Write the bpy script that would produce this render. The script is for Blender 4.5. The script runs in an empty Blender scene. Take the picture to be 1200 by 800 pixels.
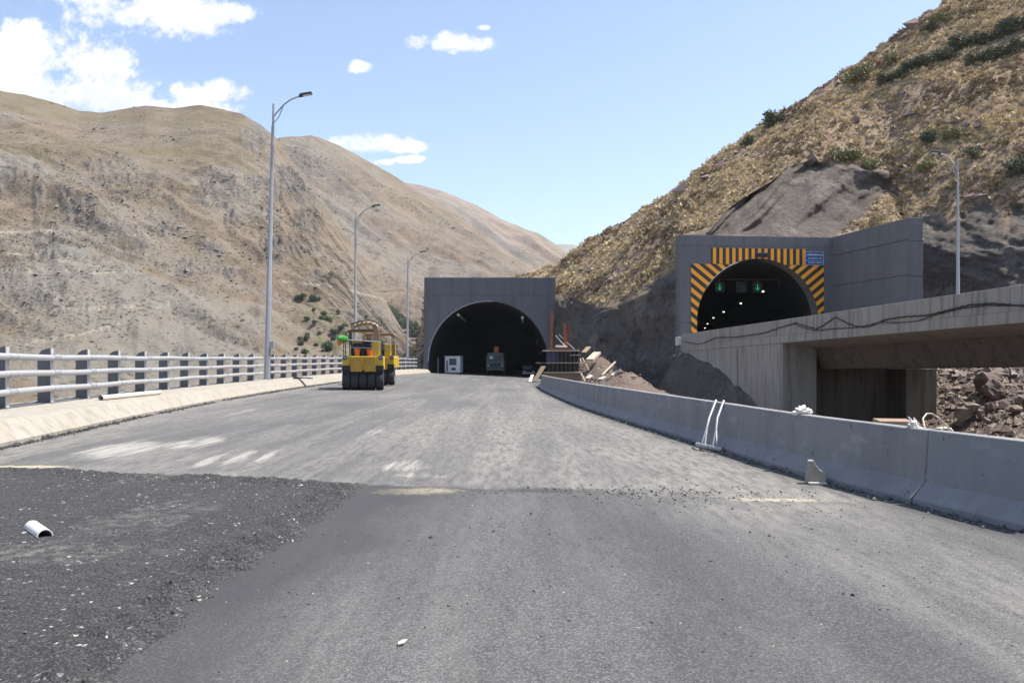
import bpy, math, random
import numpy as np
from mathutils import Vector, Matrix

random.seed(7)
RNG = np.random.default_rng(11)
SC = bpy.context.scene
COL = SC.collection
PI = math.pi
R = math.radians

# ------------------------------------------------------------------ camera geometry used for surveying the place
F, CX, HY, CZ = 968.0, 600.0, 423.0, 1.65
def at(px, py, d):
    return Vector(((px - CX) / F * d, d, CZ + (HY - py) / F * d))

# ------------------------------------------------------------------ tagging
def tag(o, label=None, cat=None, group=None, kind=None):
    if label: o['label'] = label
    if cat: o['category'] = cat
    if group: o['group'] = group
    if kind: o['kind'] = kind
    return o

def empty(name, loc=(0, 0, 0), rz=0.0, label=None, cat=None, group=None):
    o = bpy.data.objects.new(name, None)
    COL.objects.link(o)
    o.location = loc
    o.rotation_euler = (0, 0, rz)
    return tag(o, label, cat, group)

KIDS = {}
def copy_tree(o, parent=None):
    c = o.copy()
    COL.objects.link(c)
    c.parent = parent
    for ch in list(o.children):
        copy_tree(ch, c)
    return c

# ------------------------------------------------------------------ mesh builder
class MB:
    def __init__(s):
        s.v = []; s.f = []
    def add(s, vs, fs):
        n = len(s.v)
        s.v.extend([tuple(p) for p in vs])
        s.f.extend([tuple(i + n for i in f) for f in fs])
        return s
    def box(s, c, d, rot=None):
        hx, hy, hz = d[0] / 2, d[1] / 2, d[2] / 2
        pts = [Vector((x, y, z)) for z in (-hz, hz) for x, y in ((-hx, -hy), (hx, -hy), (hx, hy), (-hx, hy))]
        if rot is not None:
            pts = [rot @ p for p in pts]
        c = Vector(c)
        return s.add([p + c for p in pts], [(3, 2, 1, 0), (4, 5, 6, 7), (0, 1, 5, 4), (1, 2, 6, 5), (2, 3, 7, 6), (3, 0, 4, 7)])
    def bar(s, a, b, w, h=None):
        """a square bar from a to b"""
        a, b = Vector(a), Vector(b)
        d = b - a
        q = d.to_track_quat('Z', 'Y').to_matrix()
        return s.box((a + b) / 2, (w, h or w, d.length), q)
    def tube(s, path, r, n=10, caps=True):
        path = [Vector(p) for p in path]
        m = len(path)
        rs = r if isinstance(r, (list, tuple)) else [r] * m
        vs = []
        ref = None
        for i, p in enumerate(path):
            t = (path[min(i + 1, m - 1)] - path[max(i - 1, 0)]).normalized()
            if ref is None:
                ref = Vector((0, 0, 1)) if abs(t.z) < .9 else Vector((1, 0, 0))
            u = (ref - t * ref.dot(t)).normalized()
            w = t.cross(u)
            ref = u
            for k in range(n):
                a = 2 * PI * k / n
                vs.append(p + (u * math.cos(a) + w * math.sin(a)) * rs[i])
        fs = []
        for i in range(m - 1):
            for k in range(n):
                k2 = (k + 1) % n
                fs.append((i * n + k, i * n + k2, (i + 1) * n + k2, (i + 1) * n + k))
        if caps:
            fs.append(tuple(range(n - 1, -1, -1)))
            fs.append(tuple((m - 1) * n + k for k in range(n)))
        return s.add(vs, fs)
    def prism(s, poly, a, b, frame=None):
        """poly in (u, w), extruded from a to b along the third axis; frame maps (u, w, t) to 3-D"""
        fr = frame or (lambda u, w, t: (u, t, w))
        n = len(poly)
        vs = [fr(u, w, a) for u, w in poly] + [fr(u, w, b) for u, w in poly]
        fs = [tuple(range(n)), tuple(range(2 * n - 1, n - 1, -1))]
        for i in range(n):
            j = (i + 1) % n
            fs.append((j, i, n + i, n + j))
        return s.add(vs, fs)
    def lathe(s, prof, n=24, frame=None):
        """prof of (radius, height); axis = local z unless frame maps"""
        fr = frame or (lambda x, y, z: (x, y, z))
        vs = []
        for r, h in prof:
            for k in range(n):
                a = 2 * PI * k / n
                vs.append(fr(r * math.cos(a), r * math.sin(a), h))
        fs = []
        for i in range(len(prof) - 1):
            for k in range(n):
                k2 = (k + 1) % n
                fs.append((i * n + k, i * n + k2, (i + 1) * n + k2, (i + 1) * n + k))
        return s.add(vs, fs)
    def build(s, name, mat, parent=None, smooth=False, bevel=0.0, loc=None, ang=40):
        me = bpy.data.meshes.new(name)
        me.from_pydata(s.v, [], s.f)
        me.update()
        import bmesh
        bm = bmesh.new(); bm.from_mesh(me)
        bmesh.ops.recalc_face_normals(bm, faces=bm.faces)
        bm.to_mesh(me); bm.free()
        me.materials.append(mat)
        if smooth:
            me.polygons.foreach_set('use_smooth', [True] * len(me.polygons))
            try: me.set_sharp_from_angle(angle=R(ang))
            except Exception: pass
        o = bpy.data.objects.new(name, me)
        COL.objects.link(o)
        if parent is not None: o.parent = parent
        if loc is not None: o.location = loc
        if bevel:
            m = o.modifiers.new('bevel', 'BEVEL'); m.width = bevel; m.segments = 2; m.limit_method = 'ANGLE'
        return o

def np_mesh(name, V, Fc, mat, smooth=False, attrs=None, parent=None):
    """V (n,3), Fc (m,k) of one k"""
    me = bpy.data.meshes.new(name)
    n, m, k = len(V), len(Fc), Fc.shape[1]
    me.vertices.add(n); me.vertices.foreach_set('co', np.ascontiguousarray(V, dtype=np.float32).ravel())
    me.loops.add(m * k); me.loops.foreach_set('vertex_index', np.ascontiguousarray(Fc, dtype=np.int32).ravel())
    me.polygons.add(m)
    me.polygons.foreach_set('loop_start', np.arange(0, m * k, k, dtype=np.int32))
    try: me.polygons.foreach_set('loop_total', np.full(m, k, dtype=np.int32))
    except Exception: pass
    me.update(calc_edges=True)
    me.polygons.foreach_set('use_smooth', np.full(m, smooth, dtype=bool))
    for a, val in (attrs or {}).items():
        at_ = me.attributes.new(a, 'FLOAT', 'POINT')
        at_.data.foreach_set('value', np.ascontiguousarray(val, dtype=np.float32).ravel())
    me.materials.append(mat)
    me.validate()
    o = bpy.data.objects.new(name, me)
    COL.objects.link(o)
    if parent is not None: o.parent = parent
    return o

def grid_faces(nr, nc):
    i = np.arange(nr - 1)[:, None] * nc + np.arange(nc - 1)[None, :]
    return np.stack([i, i + 1, i + nc + 1, i + nc], -1).reshape(-1, 4)

# ------------------------------------------------------------------ numpy noise
def _h(ix, iy, iz, seed):
    n = (ix * 374761393 + iy * 668265263 + iz * 2147483647 + seed * 1274126177) & 0xFFFFFFFF
    n = ((n ^ (n >> 13)) * 1274126177) & 0xFFFFFFFF
    n = ((n ^ (n >> 16)) * 2246822519) & 0xFFFFFFFF
    n = n ^ (n >> 15)
    return (n & 0xFFFFFF) / float(0xFFFFFF)
def vnoise(x, y, z=0.0, seed=0):
    x, y, z = np.broadcast_arrays(np.asarray(x, float), np.asarray(y, float), np.asarray(z, float))
    fx, fy, fz = np.floor(x), np.floor(y), np.floor(z)
    ix, iy, iz = fx.astype(np.int64), fy.astype(np.int64), fz.astype(np.int64)
    u, v, w = x - fx, y - fy, z - fz
    u = u * u * u * (u * (u * 6 - 15) + 10); v = v * v * v * (v * (v * 6 - 15) + 10); w = w * w * w * (w * (w * 6 - 15) + 10)
    r = 0
    for dx in (0, 1):
        for dy in (0, 1):
            for dz in (0, 1):
                r = r + _h(ix + dx, iy + dy, iz + dz, seed) * (u if dx else 1 - u) * (v if dy else 1 - v) * (w if dz else 1 - w)
    return r * 2 - 1
def fbm(x, y, z=0.0, o=4, seed=0, g=.5):
    a, s, t = 1.0, 0, 0
    for k in range(o):
        s = s + a * vnoise(np.asarray(x) * 2 ** k + 17.3 * k, np.asarray(y) * 2 ** k + 9.1 * k, np.asarray(z) * 2 ** k, seed + k); t += a; a *= g
    return s / t
def ridged(x, y, z=0.0, o=4, seed=0):
    a, s, t = 1.0, 0, 0
    for k in range(o):
        s = s + a * (1 - np.abs(vnoise(np.asarray(x) * 2 ** k + 7.7 * k, np.asarray(y) * 2 ** k + 3.3 * k, z, seed + k)) * 2); t += a; a *= .5
    return s / t
def sst(e0, e1, x):
    t = np.clip((x - e0) / (e1 - e0), 0, 1)
    return t * t * (3 - 2 * t)

# ------------------------------------------------------------------ node helpers
class NT:
    def __init__(s, name):
        s.m = bpy.data.materials.new(name); s.m.use_nodes = True
        s.t = s.m.node_tree; s.b = s.t.nodes['Principled BSDF']
        s._c = None
    def n(s, typ, ins=None, **pr):
        nd = s.t.nodes.new(typ)
        for k, v in pr.items(): setattr(nd, k, v)
        for k, v in (ins or {}).items(): s.set(nd.inputs[k], v)
        return nd
    def set(s, sock, v):
        if hasattr(v, 'is_output'): s.t.links.new(v, sock)
        else: sock.default_value = v
    def co(s):
        if s._c is None: s._c = s.n('ShaderNodeTexCoord').outputs['Object']
        return s._c
    def scaled(s, sc):
        return s.n('ShaderNodeMapping', {'Vector': s.co(), 'Scale': sc}).outputs[0]
    def noise(s, scale, detail=4, rough=.55, vec=None):
        return s.n('ShaderNodeTexNoise', {'Vector': vec if vec is not None else s.co(), 'Scale': scale, 'Detail': detail, 'Roughness': rough}).outputs['Fac']
    def voro(s, scale, vec=None, feat='F1', out='Distance'):
        return s.n('ShaderNodeTexVoronoi', {'Vector': vec if vec is not None else s.co(), 'Scale': scale}, feature=feat).outputs[out]
    def mix(s, fac, a, b, mode='MIX'):
        nd = s.n('ShaderNodeMix', data_type='RGBA', blend_type=mode)
        s.set(nd.inputs[0], fac)
        s.set(nd.inputs[6], a if hasattr(a, 'is_output') else (*a, 1) if len(a) == 3 else a)
        s.set(nd.inputs[7], b if hasattr(b, 'is_output') else (*b, 1) if len(b) == 3 else b)
        return nd.outputs[2]
    def math(s, op, a, b=0.0, clamp=False):
        nd = s.n('ShaderNodeMath', operation=op, use_clamp=clamp)
        s.set(nd.inputs[0], a); s.set(nd.inputs[1], b)
        return nd.outputs[0]
    def step(s, x, e0, e1):
        nd = s.n('ShaderNodeMapRange', {'Value': x, 'From Min': e0, 'From Max': e1}, interpolation_type='SMOOTHSTEP')
        return nd.outputs[0]
    def attr(s, name):
        return s.n('ShaderNodeAttribute', attribute_name=name).outputs['Fac']
    def bump(s, h, strength, dist=.05, prev=None):
        nd = s.n('ShaderNodeBump', {'Height': h, 'Strength': strength, 'Distance': dist})
        if prev is not None: s.set(nd.inputs['Normal'], prev)
        return nd.outputs[0]
    def out(s, col=None, rough=.8, normal=None, metal=0.0, spec=None):
        if col is not None: s.set(s.b.inputs['Base Color'], col if hasattr(col, 'is_output') else (*col, 1))
        s.set(s.b.inputs['Roughness'], rough); s.set(s.b.inputs['Metallic'], metal)
        if normal is not None: s.set(s.b.inputs['Normal'], normal)
        if spec is not None: s.b.inputs['Specular IOR Level'].default_value = spec
        return s.m

def plain(name, c, rough=.6, var=.25, scale=4.0, metal=0.0, bump=.0, bscale=40, dirt=None, dirt_amt=.5):
    t = NT(name)
    n = t.noise(scale, 5, .65)
    lo = tuple(max(0, x * (1 - var)) for x in c); hi = tuple(min(1, x * (1 + var)) for x in c)
    col = t.mix(n, lo, hi)
    if dirt is not None:
        d = t.step(t.noise(scale * 2.7, 6, .7), .62 - .25 * dirt_amt, .75)
        col = t.mix(d, col, dirt)
    nb = t.bump(t.noise(bscale, 4), bump, .02) if bump else None
    return t.out(col, rough, nb, metal)

def emit(name, c, st):
    t = NT(name)
    t.b.inputs['Base Color'].default_value = (*c, 1)
    t.b.inputs['Emission Color'].default_value = (*c, 1)
    t.b.inputs['Emission Strength'].default_value = st
    return t.m
#@@MATERIALS
# ------------------------------------------------------------------ materials
def concrete(name, c, stain=(.12, .105, .09), streak=.55, panel=None, rough=.85, board=False, warm=None, sfreq=3.2, spots=0.0):
    """bare concrete with vertical run-off streaks, blotches and pores"""
    t = NT(name)
    big = t.noise(.55, 5, .6)
    fine = t.noise(9.0, 6, .7)
    st = t.noise(1.0, 5, .65, t.scaled((sfreq, sfreq, sfreq * .07)))
    col = t.mix(big, tuple(x * .82 for x in c), tuple(min(1, x * 1.14) for x in c))
    col = t.mix(t.math('MULTIPLY', t.step(st, .45, .66), streak), col, stain)
    if warm: col = t.mix(t.math('MULTIPLY', t.step(t.noise(.9, 4), .5, .7), .5), col, warm)
    col = t.mix(t.math('MULTIPLY', t.math('SUBTRACT', fine, .35), .5, True), col, tuple(x * .55 for x in c))
    if spots:
        col = t.mix(t.math('MULTIPLY', t.step(t.noise(5.5, 3, .6), .64, .69), spots), col, tuple(x * .42 for x in c))
        col = t.mix(t.math('MULTIPLY', t.step(t.noise(1.7, 6, .7, t.scaled((1, 1, 2.5))), .56, .7), spots * .7), col, tuple(x * 1.35 for x in c))
    pore = t.math('LESS_THAN', t.voro(7.0), .055)
    col = t.mix(t.math('MULTIPLY', pore, .6), col, tuple(x * .35 for x in c))
    hgt = t.math('ADD', t.noise(30, 4), t.math('MULTIPLY', fine, 1.5))
    if board:
        w = t.n('ShaderNodeTexWave', {'Vector': t.co(), 'Scale': 2.1, 'Distortion': 1.2, 'Detail': 2}, wave_type='BANDS', bands_direction='Y').outputs['Fac']
        col = t.mix(t.math('MULTIPLY', t.step(w, .86, 1.0), .3), col, tuple(x * .6 for x in c))
    return t.out(col, rough, t.bump(hgt, .35, .02))

def asphalt_material():
    t = NT('asphalt')
    base = t.mix(t.noise(.5, 5, .6), (.050, .050, .053), (.082, .081, .083))
    trk = t.noise(1.0, 4, .6, t.scaled((1.9, .09, 1)))
    base = t.mix(t.math('MULTIPLY', t.step(trk, .45, .72), .45), base, (.135, .132, .128))
    # aggregate
    ag = t.voro(95.0, out='Color')
    sep = t.n('ShaderNodeSeparateColor', {'Color': ag}).outputs[0]
    base = t.mix(t.math('MULTIPLY', t.step(sep, .55, 1.0), .5), base, (.23, .225, .22))
    base = t.mix(t.math('MULTIPLY', t.step(sep, .35, .0), .6), base, (.03, .03, .032))
    mid = t.noise(9, 7, .78, t.scaled((1.5, .5, 1)))
    base = t.mix(t.math('MULTIPLY', t.step(mid, .5, .75), .35), base, (.05, .05, .052))
    # dust
    dn = t.noise(4.5, 8, .74, t.scaled((2.0, .34, 1)))
    du = t.math('MULTIPLY', t.attr('dust'), t.step(dn, .28, .66))
    base = t.mix(t.math('MULTIPLY', du, .60), base, (.30, .28, .245))
    ye = t.step(t.math('ADD', t.attr('sand'), t.math('MULTIPLY', t.math('SUBTRACT', t.noise(7, 9, .8, t.scaled((1, 1.5, 1))), .5), 3.6)), .55, .95)
    ye = t.math('MULTIPLY', ye, t.step(t.attr('sand'), .02, .25))
    base = t.mix(ye, base, (.37, .32, .225))
    wh = t.math('MULTIPLY', t.step(t.math('ADD', t.attr('plaster'), t.math('MULTIPLY', t.math('SUBTRACT', t.noise(1, 8, .75, t.scaled((9, .55, 1))), .5), 4.2)), .35, 1.3), t.math('MULTIPLY', t.step(t.attr('plaster'), .02, .9), .72))
    base = t.mix(wh, base, (.36, .345, .31))
    base = t.mix(t.math('MULTIPLY', t.attr('fresh_and_shade'), .8), base, (.042, .042, .045))
    h = t.math('ADD', t.noise(120, 3, .7), t.math('MULTIPLY', t.noise(25, 5, .7), 1.2))
    return t.out(base, .9, t.bump(h, .35, .010), spec=.25)

def patch_material():
    t = NT('coarse_asphalt')
    base = t.mix(t.noise(1.1, 5, .65), (.024, .024, .026), (.051, .050, .051))
    rl = t.noise(1, 4, .6, t.scaled((1.6, 14, 1)))
    base = t.mix(t.math('MULTIPLY', t.step(rl, .5, .7), .35), base, (.10, .099, .097))
    ag = t.n('ShaderNodeSeparateColor', {'Color': t.voro(85.0, out='Color')}).outputs[0]
    base = t.mix(t.math('MULTIPLY', t.step(ag, .65, 1.0), .45), base, (.17, .167, .163))
    base = t.mix(t.math('MULTIPLY', t.step(ag, .4, .0), .8), base, (.02, .02, .022))
    sp = t.n('ShaderNodeSeparateColor', {'Color': t.voro(44.0, out='Color')}).outputs[1]
    base = t.mix(t.math('MULTIPLY', t.step(sp, .97, .99), t.step(t.noise(3), .45, .6)), base, (.42, .40, .36))
    base = t.mix(t.math('MULTIPLY', t.attr('dust'), t.step(t.noise(7, 6, .7), .42, .66)), base, (.27, .25, .22))
    h = t.math('ADD', t.voro(48), t.math('MULTIPLY', t.noise(30, 5, .75), 1.6))
    return t.out(base, .85, t.bump(h, .7, .02), spec=.3)

def hillside_material():
    t = NT('hillside_soil')
    n1 = t.noise(.09, 5, .6); n2 = t.noise(.9, 6, .7); n3 = t.noise(5, 5, .7)
    soil = t.mix(n2, (.23, .165, .115), (.37, .285, .185))
    pur = t.math('MULTIPLY', t.step(t.noise(.13, 5, .65), .47, .6), t.step(n2, .38, .6))
    soil = t.mix(t.math('MULTIPLY', pur, .85), soil, (.20, .135, .112))
    soil = t.mix(t.math('MULTIPLY', t.step(n3, .55, .75), .5), soil, (.36, .285, .17))
    soil = t.mix(t.math('MULTIPLY', t.step(n3, .42, .25), .45), soil, (.09, .062, .045))
    # sprayed concrete and cut rock
    st = t.noise(1, 6, .7, t.scaled((.5, .5, .12)))
    rock = t.mix(t.noise(.45, 6, .65), (.084, .072, .063), (.175, .153, .135))
    rock = t.mix(t.math('MULTIPLY', t.step(st, .5, .7), .6), rock, (.085, .064, .052))
    rock = t.mix(t.math('MULTIPLY', t.step(t.noise(.22, 5, .7), .52, .62), .55), rock, (.24, .21, .18))
    rock = t.mix(t.math('MULTIPLY', t.step(t.noise(6, 6, .75), .5, .75), .45), rock, (.05, .04, .034))
    crk = t.voro(.9, t.n('ShaderNodeVectorMath', {0: t.co(), 1: t.n('ShaderNodeVectorMath', {0: t.n('ShaderNodeTexNoise', {'Vector': t.co(), 'Scale': 1.1, 'Detail': 5.0}).outputs['Color'], 1: (1.2, 1.2, 1.2)}, operation='MULTIPLY').outputs[0]}, operation='ADD').outputs[0], 'DISTANCE_TO_EDGE')
    rock = t.mix(t.math('MULTIPLY', t.step(crk, .06, .0), .45), rock, (.04, .032, .028))
    col = t.mix(t.attr('rock'), soil, rock)
    h = t.math('ADD', t.math('ADD', t.noise(2.2, 8, .75), t.math('MULTIPLY', t.noise(9, 5, .7), .5)), t.math('MULTIPLY', t.math('MINIMUM', crk, .15), 1.2))
    return t.out(col, .95, t.bump(h, .75, .35), spec=.1)

def mountain_material(name, tan, scree, brown, sc=1.0):
    t = NT(name)
    big = t.noise(.012 * sc, 6, .62); mid = t.noise(.05 * sc, 7, .68); fin = t.noise(.55 * sc, 7, .8)
    col = t.mix(t.step(mid, .35, .65), tan, brown)
    col = t.mix(t.math('MULTIPLY', t.step(big, .48, .60), .6), col, scree)
    col = t.mix(t.attr('scree'), col, scree)
    col = t.mix(t.math('MULTIPLY', t.attr('green'), t.step(mid, .1, .6)), col, (.160, .134, .086))
    col = t.mix(t.math('MULTIPLY', t.attr('meadow'), t.step(fin, .4, .6)), col, (.12, .145, .06))
    col = t.mix(t.attr('track'), col, (.285, .255, .208))
    col = t.mix(t.math('MULTIPLY', t.step(fin, .5, .75), .45), col, tuple(x * .62 for x in brown))
    col = t.mix(t.math('MULTIPLY', t.step(fin, .42, .22), .4), col, tuple(min(1, x * 1.3) for x in tan))
    outc = t.math('MULTIPLY', t.attr('outcrop'), t.step(t.noise(.22 * sc, 6, .75), .44, .56))
    col = t.mix(outc, col, (.125, .118, .115))
    spk = t.math('MULTIPLY', t.step(t.voro(.38 * sc), .36, .22), t.step(t.noise(.05 * sc, 5), .40, .56))
    col = t.mix(t.math('MULTIPLY', spk, .72), col, (.085, .075, .05))
    h = t.math('ADD', t.noise(.10 * sc, 9, .7), t.math('MULTIPLY', t.noise(.5 * sc, 5, .7), .35))
    return t.out(col, 1.0, t.bump(h, .8, 3.5 / sc), spec=0.0)

def rubble_material():
    t = NT('rubble_soil')
    n = t.noise(1.3, 7, .7); m = t.noise(7, 6, .75)
    col = t.mix(n, (.11, .085, .07), (.22, .175, .145))
    col = t.mix(t.math('MULTIPLY', t.step(t.noise(.5, 5), .5, .65), .6), col, (.155, .095, .072))
    col = t.mix(t.math('MULTIPLY', t.step(m, .55, .7), .6), col, (.28, .24, .205))
    col = t.mix(t.math('MULTIPLY', t.step(m, .42, .3), .6), col, (.06, .05, .045))
    return t.out(col, .95, t.bump(t.math('ADD', t.noise(4, 8, .75), t.voro(6)), .9, .12), spec=.1)

def stripes(name, direction):
    """orange and black hazard stripes in the plane of the board; object x = along the face, z = up"""
    t = NT(name)
    sx = t.n('ShaderNodeSeparateXYZ', {'Vector': t.co()})
    if direction == 0: v = sx.outputs[0]
    elif direction > 0: v = t.math('ADD', t.math('MULTIPLY', sx.outputs[0], .62), t.math('MULTIPLY', sx.outputs[2], .78))
    else: v = t.math('SUBTRACT', t.math('MULTIPLY', sx.outputs[2], .78), t.math('MULTIPLY', sx.outputs[0], .62))
    per = .585 if direction == 0 else .66
    fr = t.math('FRACT', t.math('ADD', t.math('DIVIDE', v, per), 20.0))
    k = t.math('GREATER_THAN', fr, .5)
    wear = t.noise(3, 5, .7)
    col = t.mix(k, t.mix(wear, (.78, .30, .010), (.90, .38, .015)), t.mix(wear, (.018, .014, .012), (.035, .028, .024)))
    return t.out(col, .55)

MAT = {}
MAT['asphalt'] = asphalt_material()
MAT['patch'] = patch_material()
MAT['hill'] = hillside_material()
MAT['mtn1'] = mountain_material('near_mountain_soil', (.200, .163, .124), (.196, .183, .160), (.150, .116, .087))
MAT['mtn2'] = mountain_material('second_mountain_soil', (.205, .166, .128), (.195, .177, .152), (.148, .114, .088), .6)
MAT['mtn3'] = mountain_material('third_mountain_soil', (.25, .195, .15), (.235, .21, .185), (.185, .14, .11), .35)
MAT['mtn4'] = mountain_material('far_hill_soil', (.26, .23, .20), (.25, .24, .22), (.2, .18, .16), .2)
MAT['rubble'] = rubble_material()
MAT['valley'] = plain('valley_soil', (.26, .20, .14), .95, .3, .05, bump=.3, bscale=.5)
MAT['kerb'] = concrete('kerb_concrete', (.315, .288, .245), (.19, .165, .13), .6, warm=(.32, .27, .205))
MAT['barrier'] = concrete('barrier_concrete', (.225, .222, .224), (.15, .147, .147), .5, sfreq=1.6, spots=.75)
MAT['portal'] = concrete('portal_concrete', (.132, .133, .145), (.085, .083, .085), .6, sfreq=1.1, spots=.4)
MAT['bridge'] = concrete('bridge_concrete', (.32, .293, .255), (.11, .095, .08), .62, board=True, warm=(.31, .255, .195))
MAT['girder'] = concrete('shaded_girder_concrete', (.11, .086, .064), (.045, .036, .03), .9, board=True)  # darker than the bridge concrete, to put shade into the recess under the deck
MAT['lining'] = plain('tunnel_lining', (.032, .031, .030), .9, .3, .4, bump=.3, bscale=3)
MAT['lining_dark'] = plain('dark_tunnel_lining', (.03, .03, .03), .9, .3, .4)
MAT['galv'] = plain('galvanised_steel', (.30, .305, .315), .5, .15, 3, .3)
MAT['rail'] = plain('grey_painted_rail', (.37, .372, .38), .38, .10, 2.5, .15, dirt=(.42, .36, .28), dirt_amt=.35)
MAT['post'] = plain('shaded_grey_plate', (.125, .125, .128), .55, .2, 3, .1, dirt=(.2, .17, .13), dirt_amt=.4)  # darker grey puts shade into the plate facing away from the sun
MAT['flange'] = plain('pale_paint_lit_flange', (.50, .50, .50), .5, .15, 5, .1, dirt=(.3, .22, .15), dirt_amt=.3)  # puts sunlight into the road-side flange; plain pale paint elsewhere
MAT['sleeve'] = plain('weathered_sleeve_metal', (.34, .345, .36), .45, .2, 6, .3)
MAT['dark_metal'] = plain('dark_metal', (.04, .04, .043), .5, .3, 6, .3)
MAT['lamp_glass'] = plain('lamp_glass', (.55, .56, .56), .2, .1, 6)
MAT['yellow'] = plain('worn_yellow_paint', (.50, .325, .015), .5, .18, 3.5, dirt=(.20, .12, .05), dirt_amt=.5)
MAT['yellow_dirty'] = plain('grimy_yellow_paint', (.40, .225, .015), .6, .3, 5, dirt=(.13, .07, .03), dirt_amt=.9)
MAT['tyre'] = plain('tyre_rubber', (.022, .022, .023), .8, .3, 9, bump=.3)
MAT['tyre_side'] = plain('dusty_wheel_rim', (.16, .155, .14), .7, .3, 8)
MAT['black'] = plain('black_machine_paint', (.013, .013, .014), .7, .3, 6)
MAT['tarp'] = plain('brown_tarp', (.235, .15, .085), .85, .25, 4, bump=.4, bscale=9)
MAT['tarp_pale'] = plain('pale_tarp', (.47, .35, .25), .85, .25, 4, bump=.4, bscale=9)
MAT['orange'] = plain('orange_plastic', (.70, .145, .02), .45, .15, 5)
MAT['green_cloth'] = plain('green_cloth', (.045, .30, .045), .8, .25, 6, bump=.3)
MAT['blue_disc'] = plain('blue_disc', (.03, .045, .13), .4, .2, 6)
MAT['white'] = plain('white_paint', (.72, .72, .71), .5, .1, 3, dirt=(.4, .36, .3), dirt_amt=.3)
MAT['white_plastic'] = plain('white_plastic', (.70, .68, .62), .45, .1, 7, dirt=(.45, .38, .3), dirt_amt=.3)
MAT['pvc'] = plain('cream_plastic_pipe', (.60, .56, .47), .45, .12, 5, dirt=(.35, .29, .21), dirt_amt=.45)
MAT['plaster'] = plain('white_plaster', (.66, .62, .56), .9, .15, 12, bump=.6)
MAT['truck'] = plain('grey_green_truck_paint', (.12, .135, .11), .45, .15, 3)
MAT['glass'] = plain('dark_glass', (.06, .09, .12), .08, .2, 2)
MAT['glass_pale'] = plain('glint_white', (.62, .68, .70), .4, .1, 3)  # white for the reflection painted on the truck windscreen
MAT['rust'] = plain('rusty_steel', (.24, .085, .04), .85, .35, 6, bump=.4)
MAT['wood'] = plain('weathered_timber', (.26, .185, .12), .85, .35, 5, bump=.3)
MAT['wood_pale'] = plain('pale_timber', (.45, .375, .29), .85, .25, 5, bump=.3)
MAT['blue_sheet'] = plain('blue_formwork_sheet', (.035, .05, .11), .6, .3, 3)
MAT['sign'] = plain('blue_sign_face', (.018, .075, .26), .4, .15, 3)
MAT['cable'] = plain('black_cable', (.014, .013, .013), .5, .2, 4)
MAT['hose'] = plain('beige_hose', (.40, .34, .27), .5, .15, 4)
MAT['stone_dark'] = plain('bitumen_stone', (.035, .035, .037), .8, .4, 30)
MAT['stone_grey'] = plain('asphalt_stone', (.10, .098, .096), .85, .4, 20)
MAT['stone_pale'] = plain('pale_stone_chip', (.46, .43, .37), .85, .25, 20)
MAT['mountain_scrub'] = plain('mountain_scrub', (.115, .095, .062), .95, .3, .2)
MAT['mountain_rock'] = plain('mountain_rock', (.145, .135, .125), .95, .3, .3)
MAT['stone_mid'] = plain('dusty_stone', (.27, .235, .195), .9, .3, 12)
MAT['boulder'] = plain('red_brown_boulder', (.21, .165, .135), .9, .4, 1.6, bump=.7, bscale=5)
MAT['boulder_dark'] = plain('dark_boulder', (.125, .09, .078), .9, .4, 1.6, bump=.7, bscale=5)
MAT['hill_rock'] = plain('purple_brown_rock', (.19, .14, .125), .95, .35, .8, bump=.6, bscale=4)
MAT['straw'] = plain('dry_straw', (.55, .445, .275), .9, .35, .35)
MAT['olive'] = plain('olive_scrub', (.37, .30, .175), .9, .35, .35)
MAT['thorn'] = plain('brown_thorn_scrub', (.215, .155, .095), .9, .4, .35)
MAT['leaf'] = plain('dark_green_leaf', (.10, .11, .062), .8, .35, .9)
MAT['leaf_light'] = plain('light_green_leaf', (.22, .215, .105), .8, .3, .9)
MAT['leaf_tree'] = plain('tree_leaf', (.075, .105, .055), .8, .35, .6)
MAT['bark'] = plain('bark', (.12, .09, .065), .9, .3, 6)
MAT['green_arrow'] = emit('green_arrow_light', (.01, .42, .12), .55)
MAT['tunnel_light'] = emit('white_tunnel_light', (1.0, .97, .9), 4.0)
MAT['yellow_light'] = emit('warm_lamp', (1.0, .85, .45), 1.3)
MAT['red_dim'] = plain('dark_red_paint', (.30, .02, .02), .5)

# ------------------------------------------------------------------ sun, sky, camera
SUN_AZ, SUN_EL = R(84), R(62.5)
sv = Vector((math.sin(SUN_AZ) * math.cos(SUN_EL), math.cos(SUN_AZ) * math.cos(SUN_EL), math.sin(SUN_EL)))
sl = bpy.data.lights.new('sun', 'SUN'); sl.energy = 4.8; sl.angle = R(.53); sl.color = (1.0, .955, .88)
so = bpy.data.objects.new('sun', sl); COL.objects.link(so)
so.rotation_euler = (-sv).to_track_quat('-Z', 'Y').to_euler()

HAZE = 0.8e-4
SKY_S = .15
w = bpy.data.worlds.new('World'); SC.world = w; w.use_nodes = True
wt = w.node_tree
bg = wt.nodes['Background']
def wn(typ, ins=None, **pr):
    nd = wt.nodes.new(typ)
    for k, v in pr.items(): setattr(nd, k, v)
    for k, v in (ins or {}).items():
        if hasattr(v, 'is_output'): wt.links.new(v, nd.inputs[k])
        else: nd.inputs[k].default_value = v
    return nd
def wm(op, a, b=0.0, clamp=False):
    return wn('ShaderNodeMath', {0: a, 1: b}, operation=op, use_clamp=clamp).outputs[0]
sky = wn('ShaderNodeTexSky', sky_type='NISHITA', sun_disc=False, sun_elevation=SUN_EL, sun_rotation=SUN_AZ,
         altitude=1800, air_density=1.0, dust_density=6.0, ozone_density=0.35)
tc = wn('ShaderNodeTexCoord').outputs['Generated']
sp = wn('ShaderNodeSeparateXYZ', {0: tc})
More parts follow.
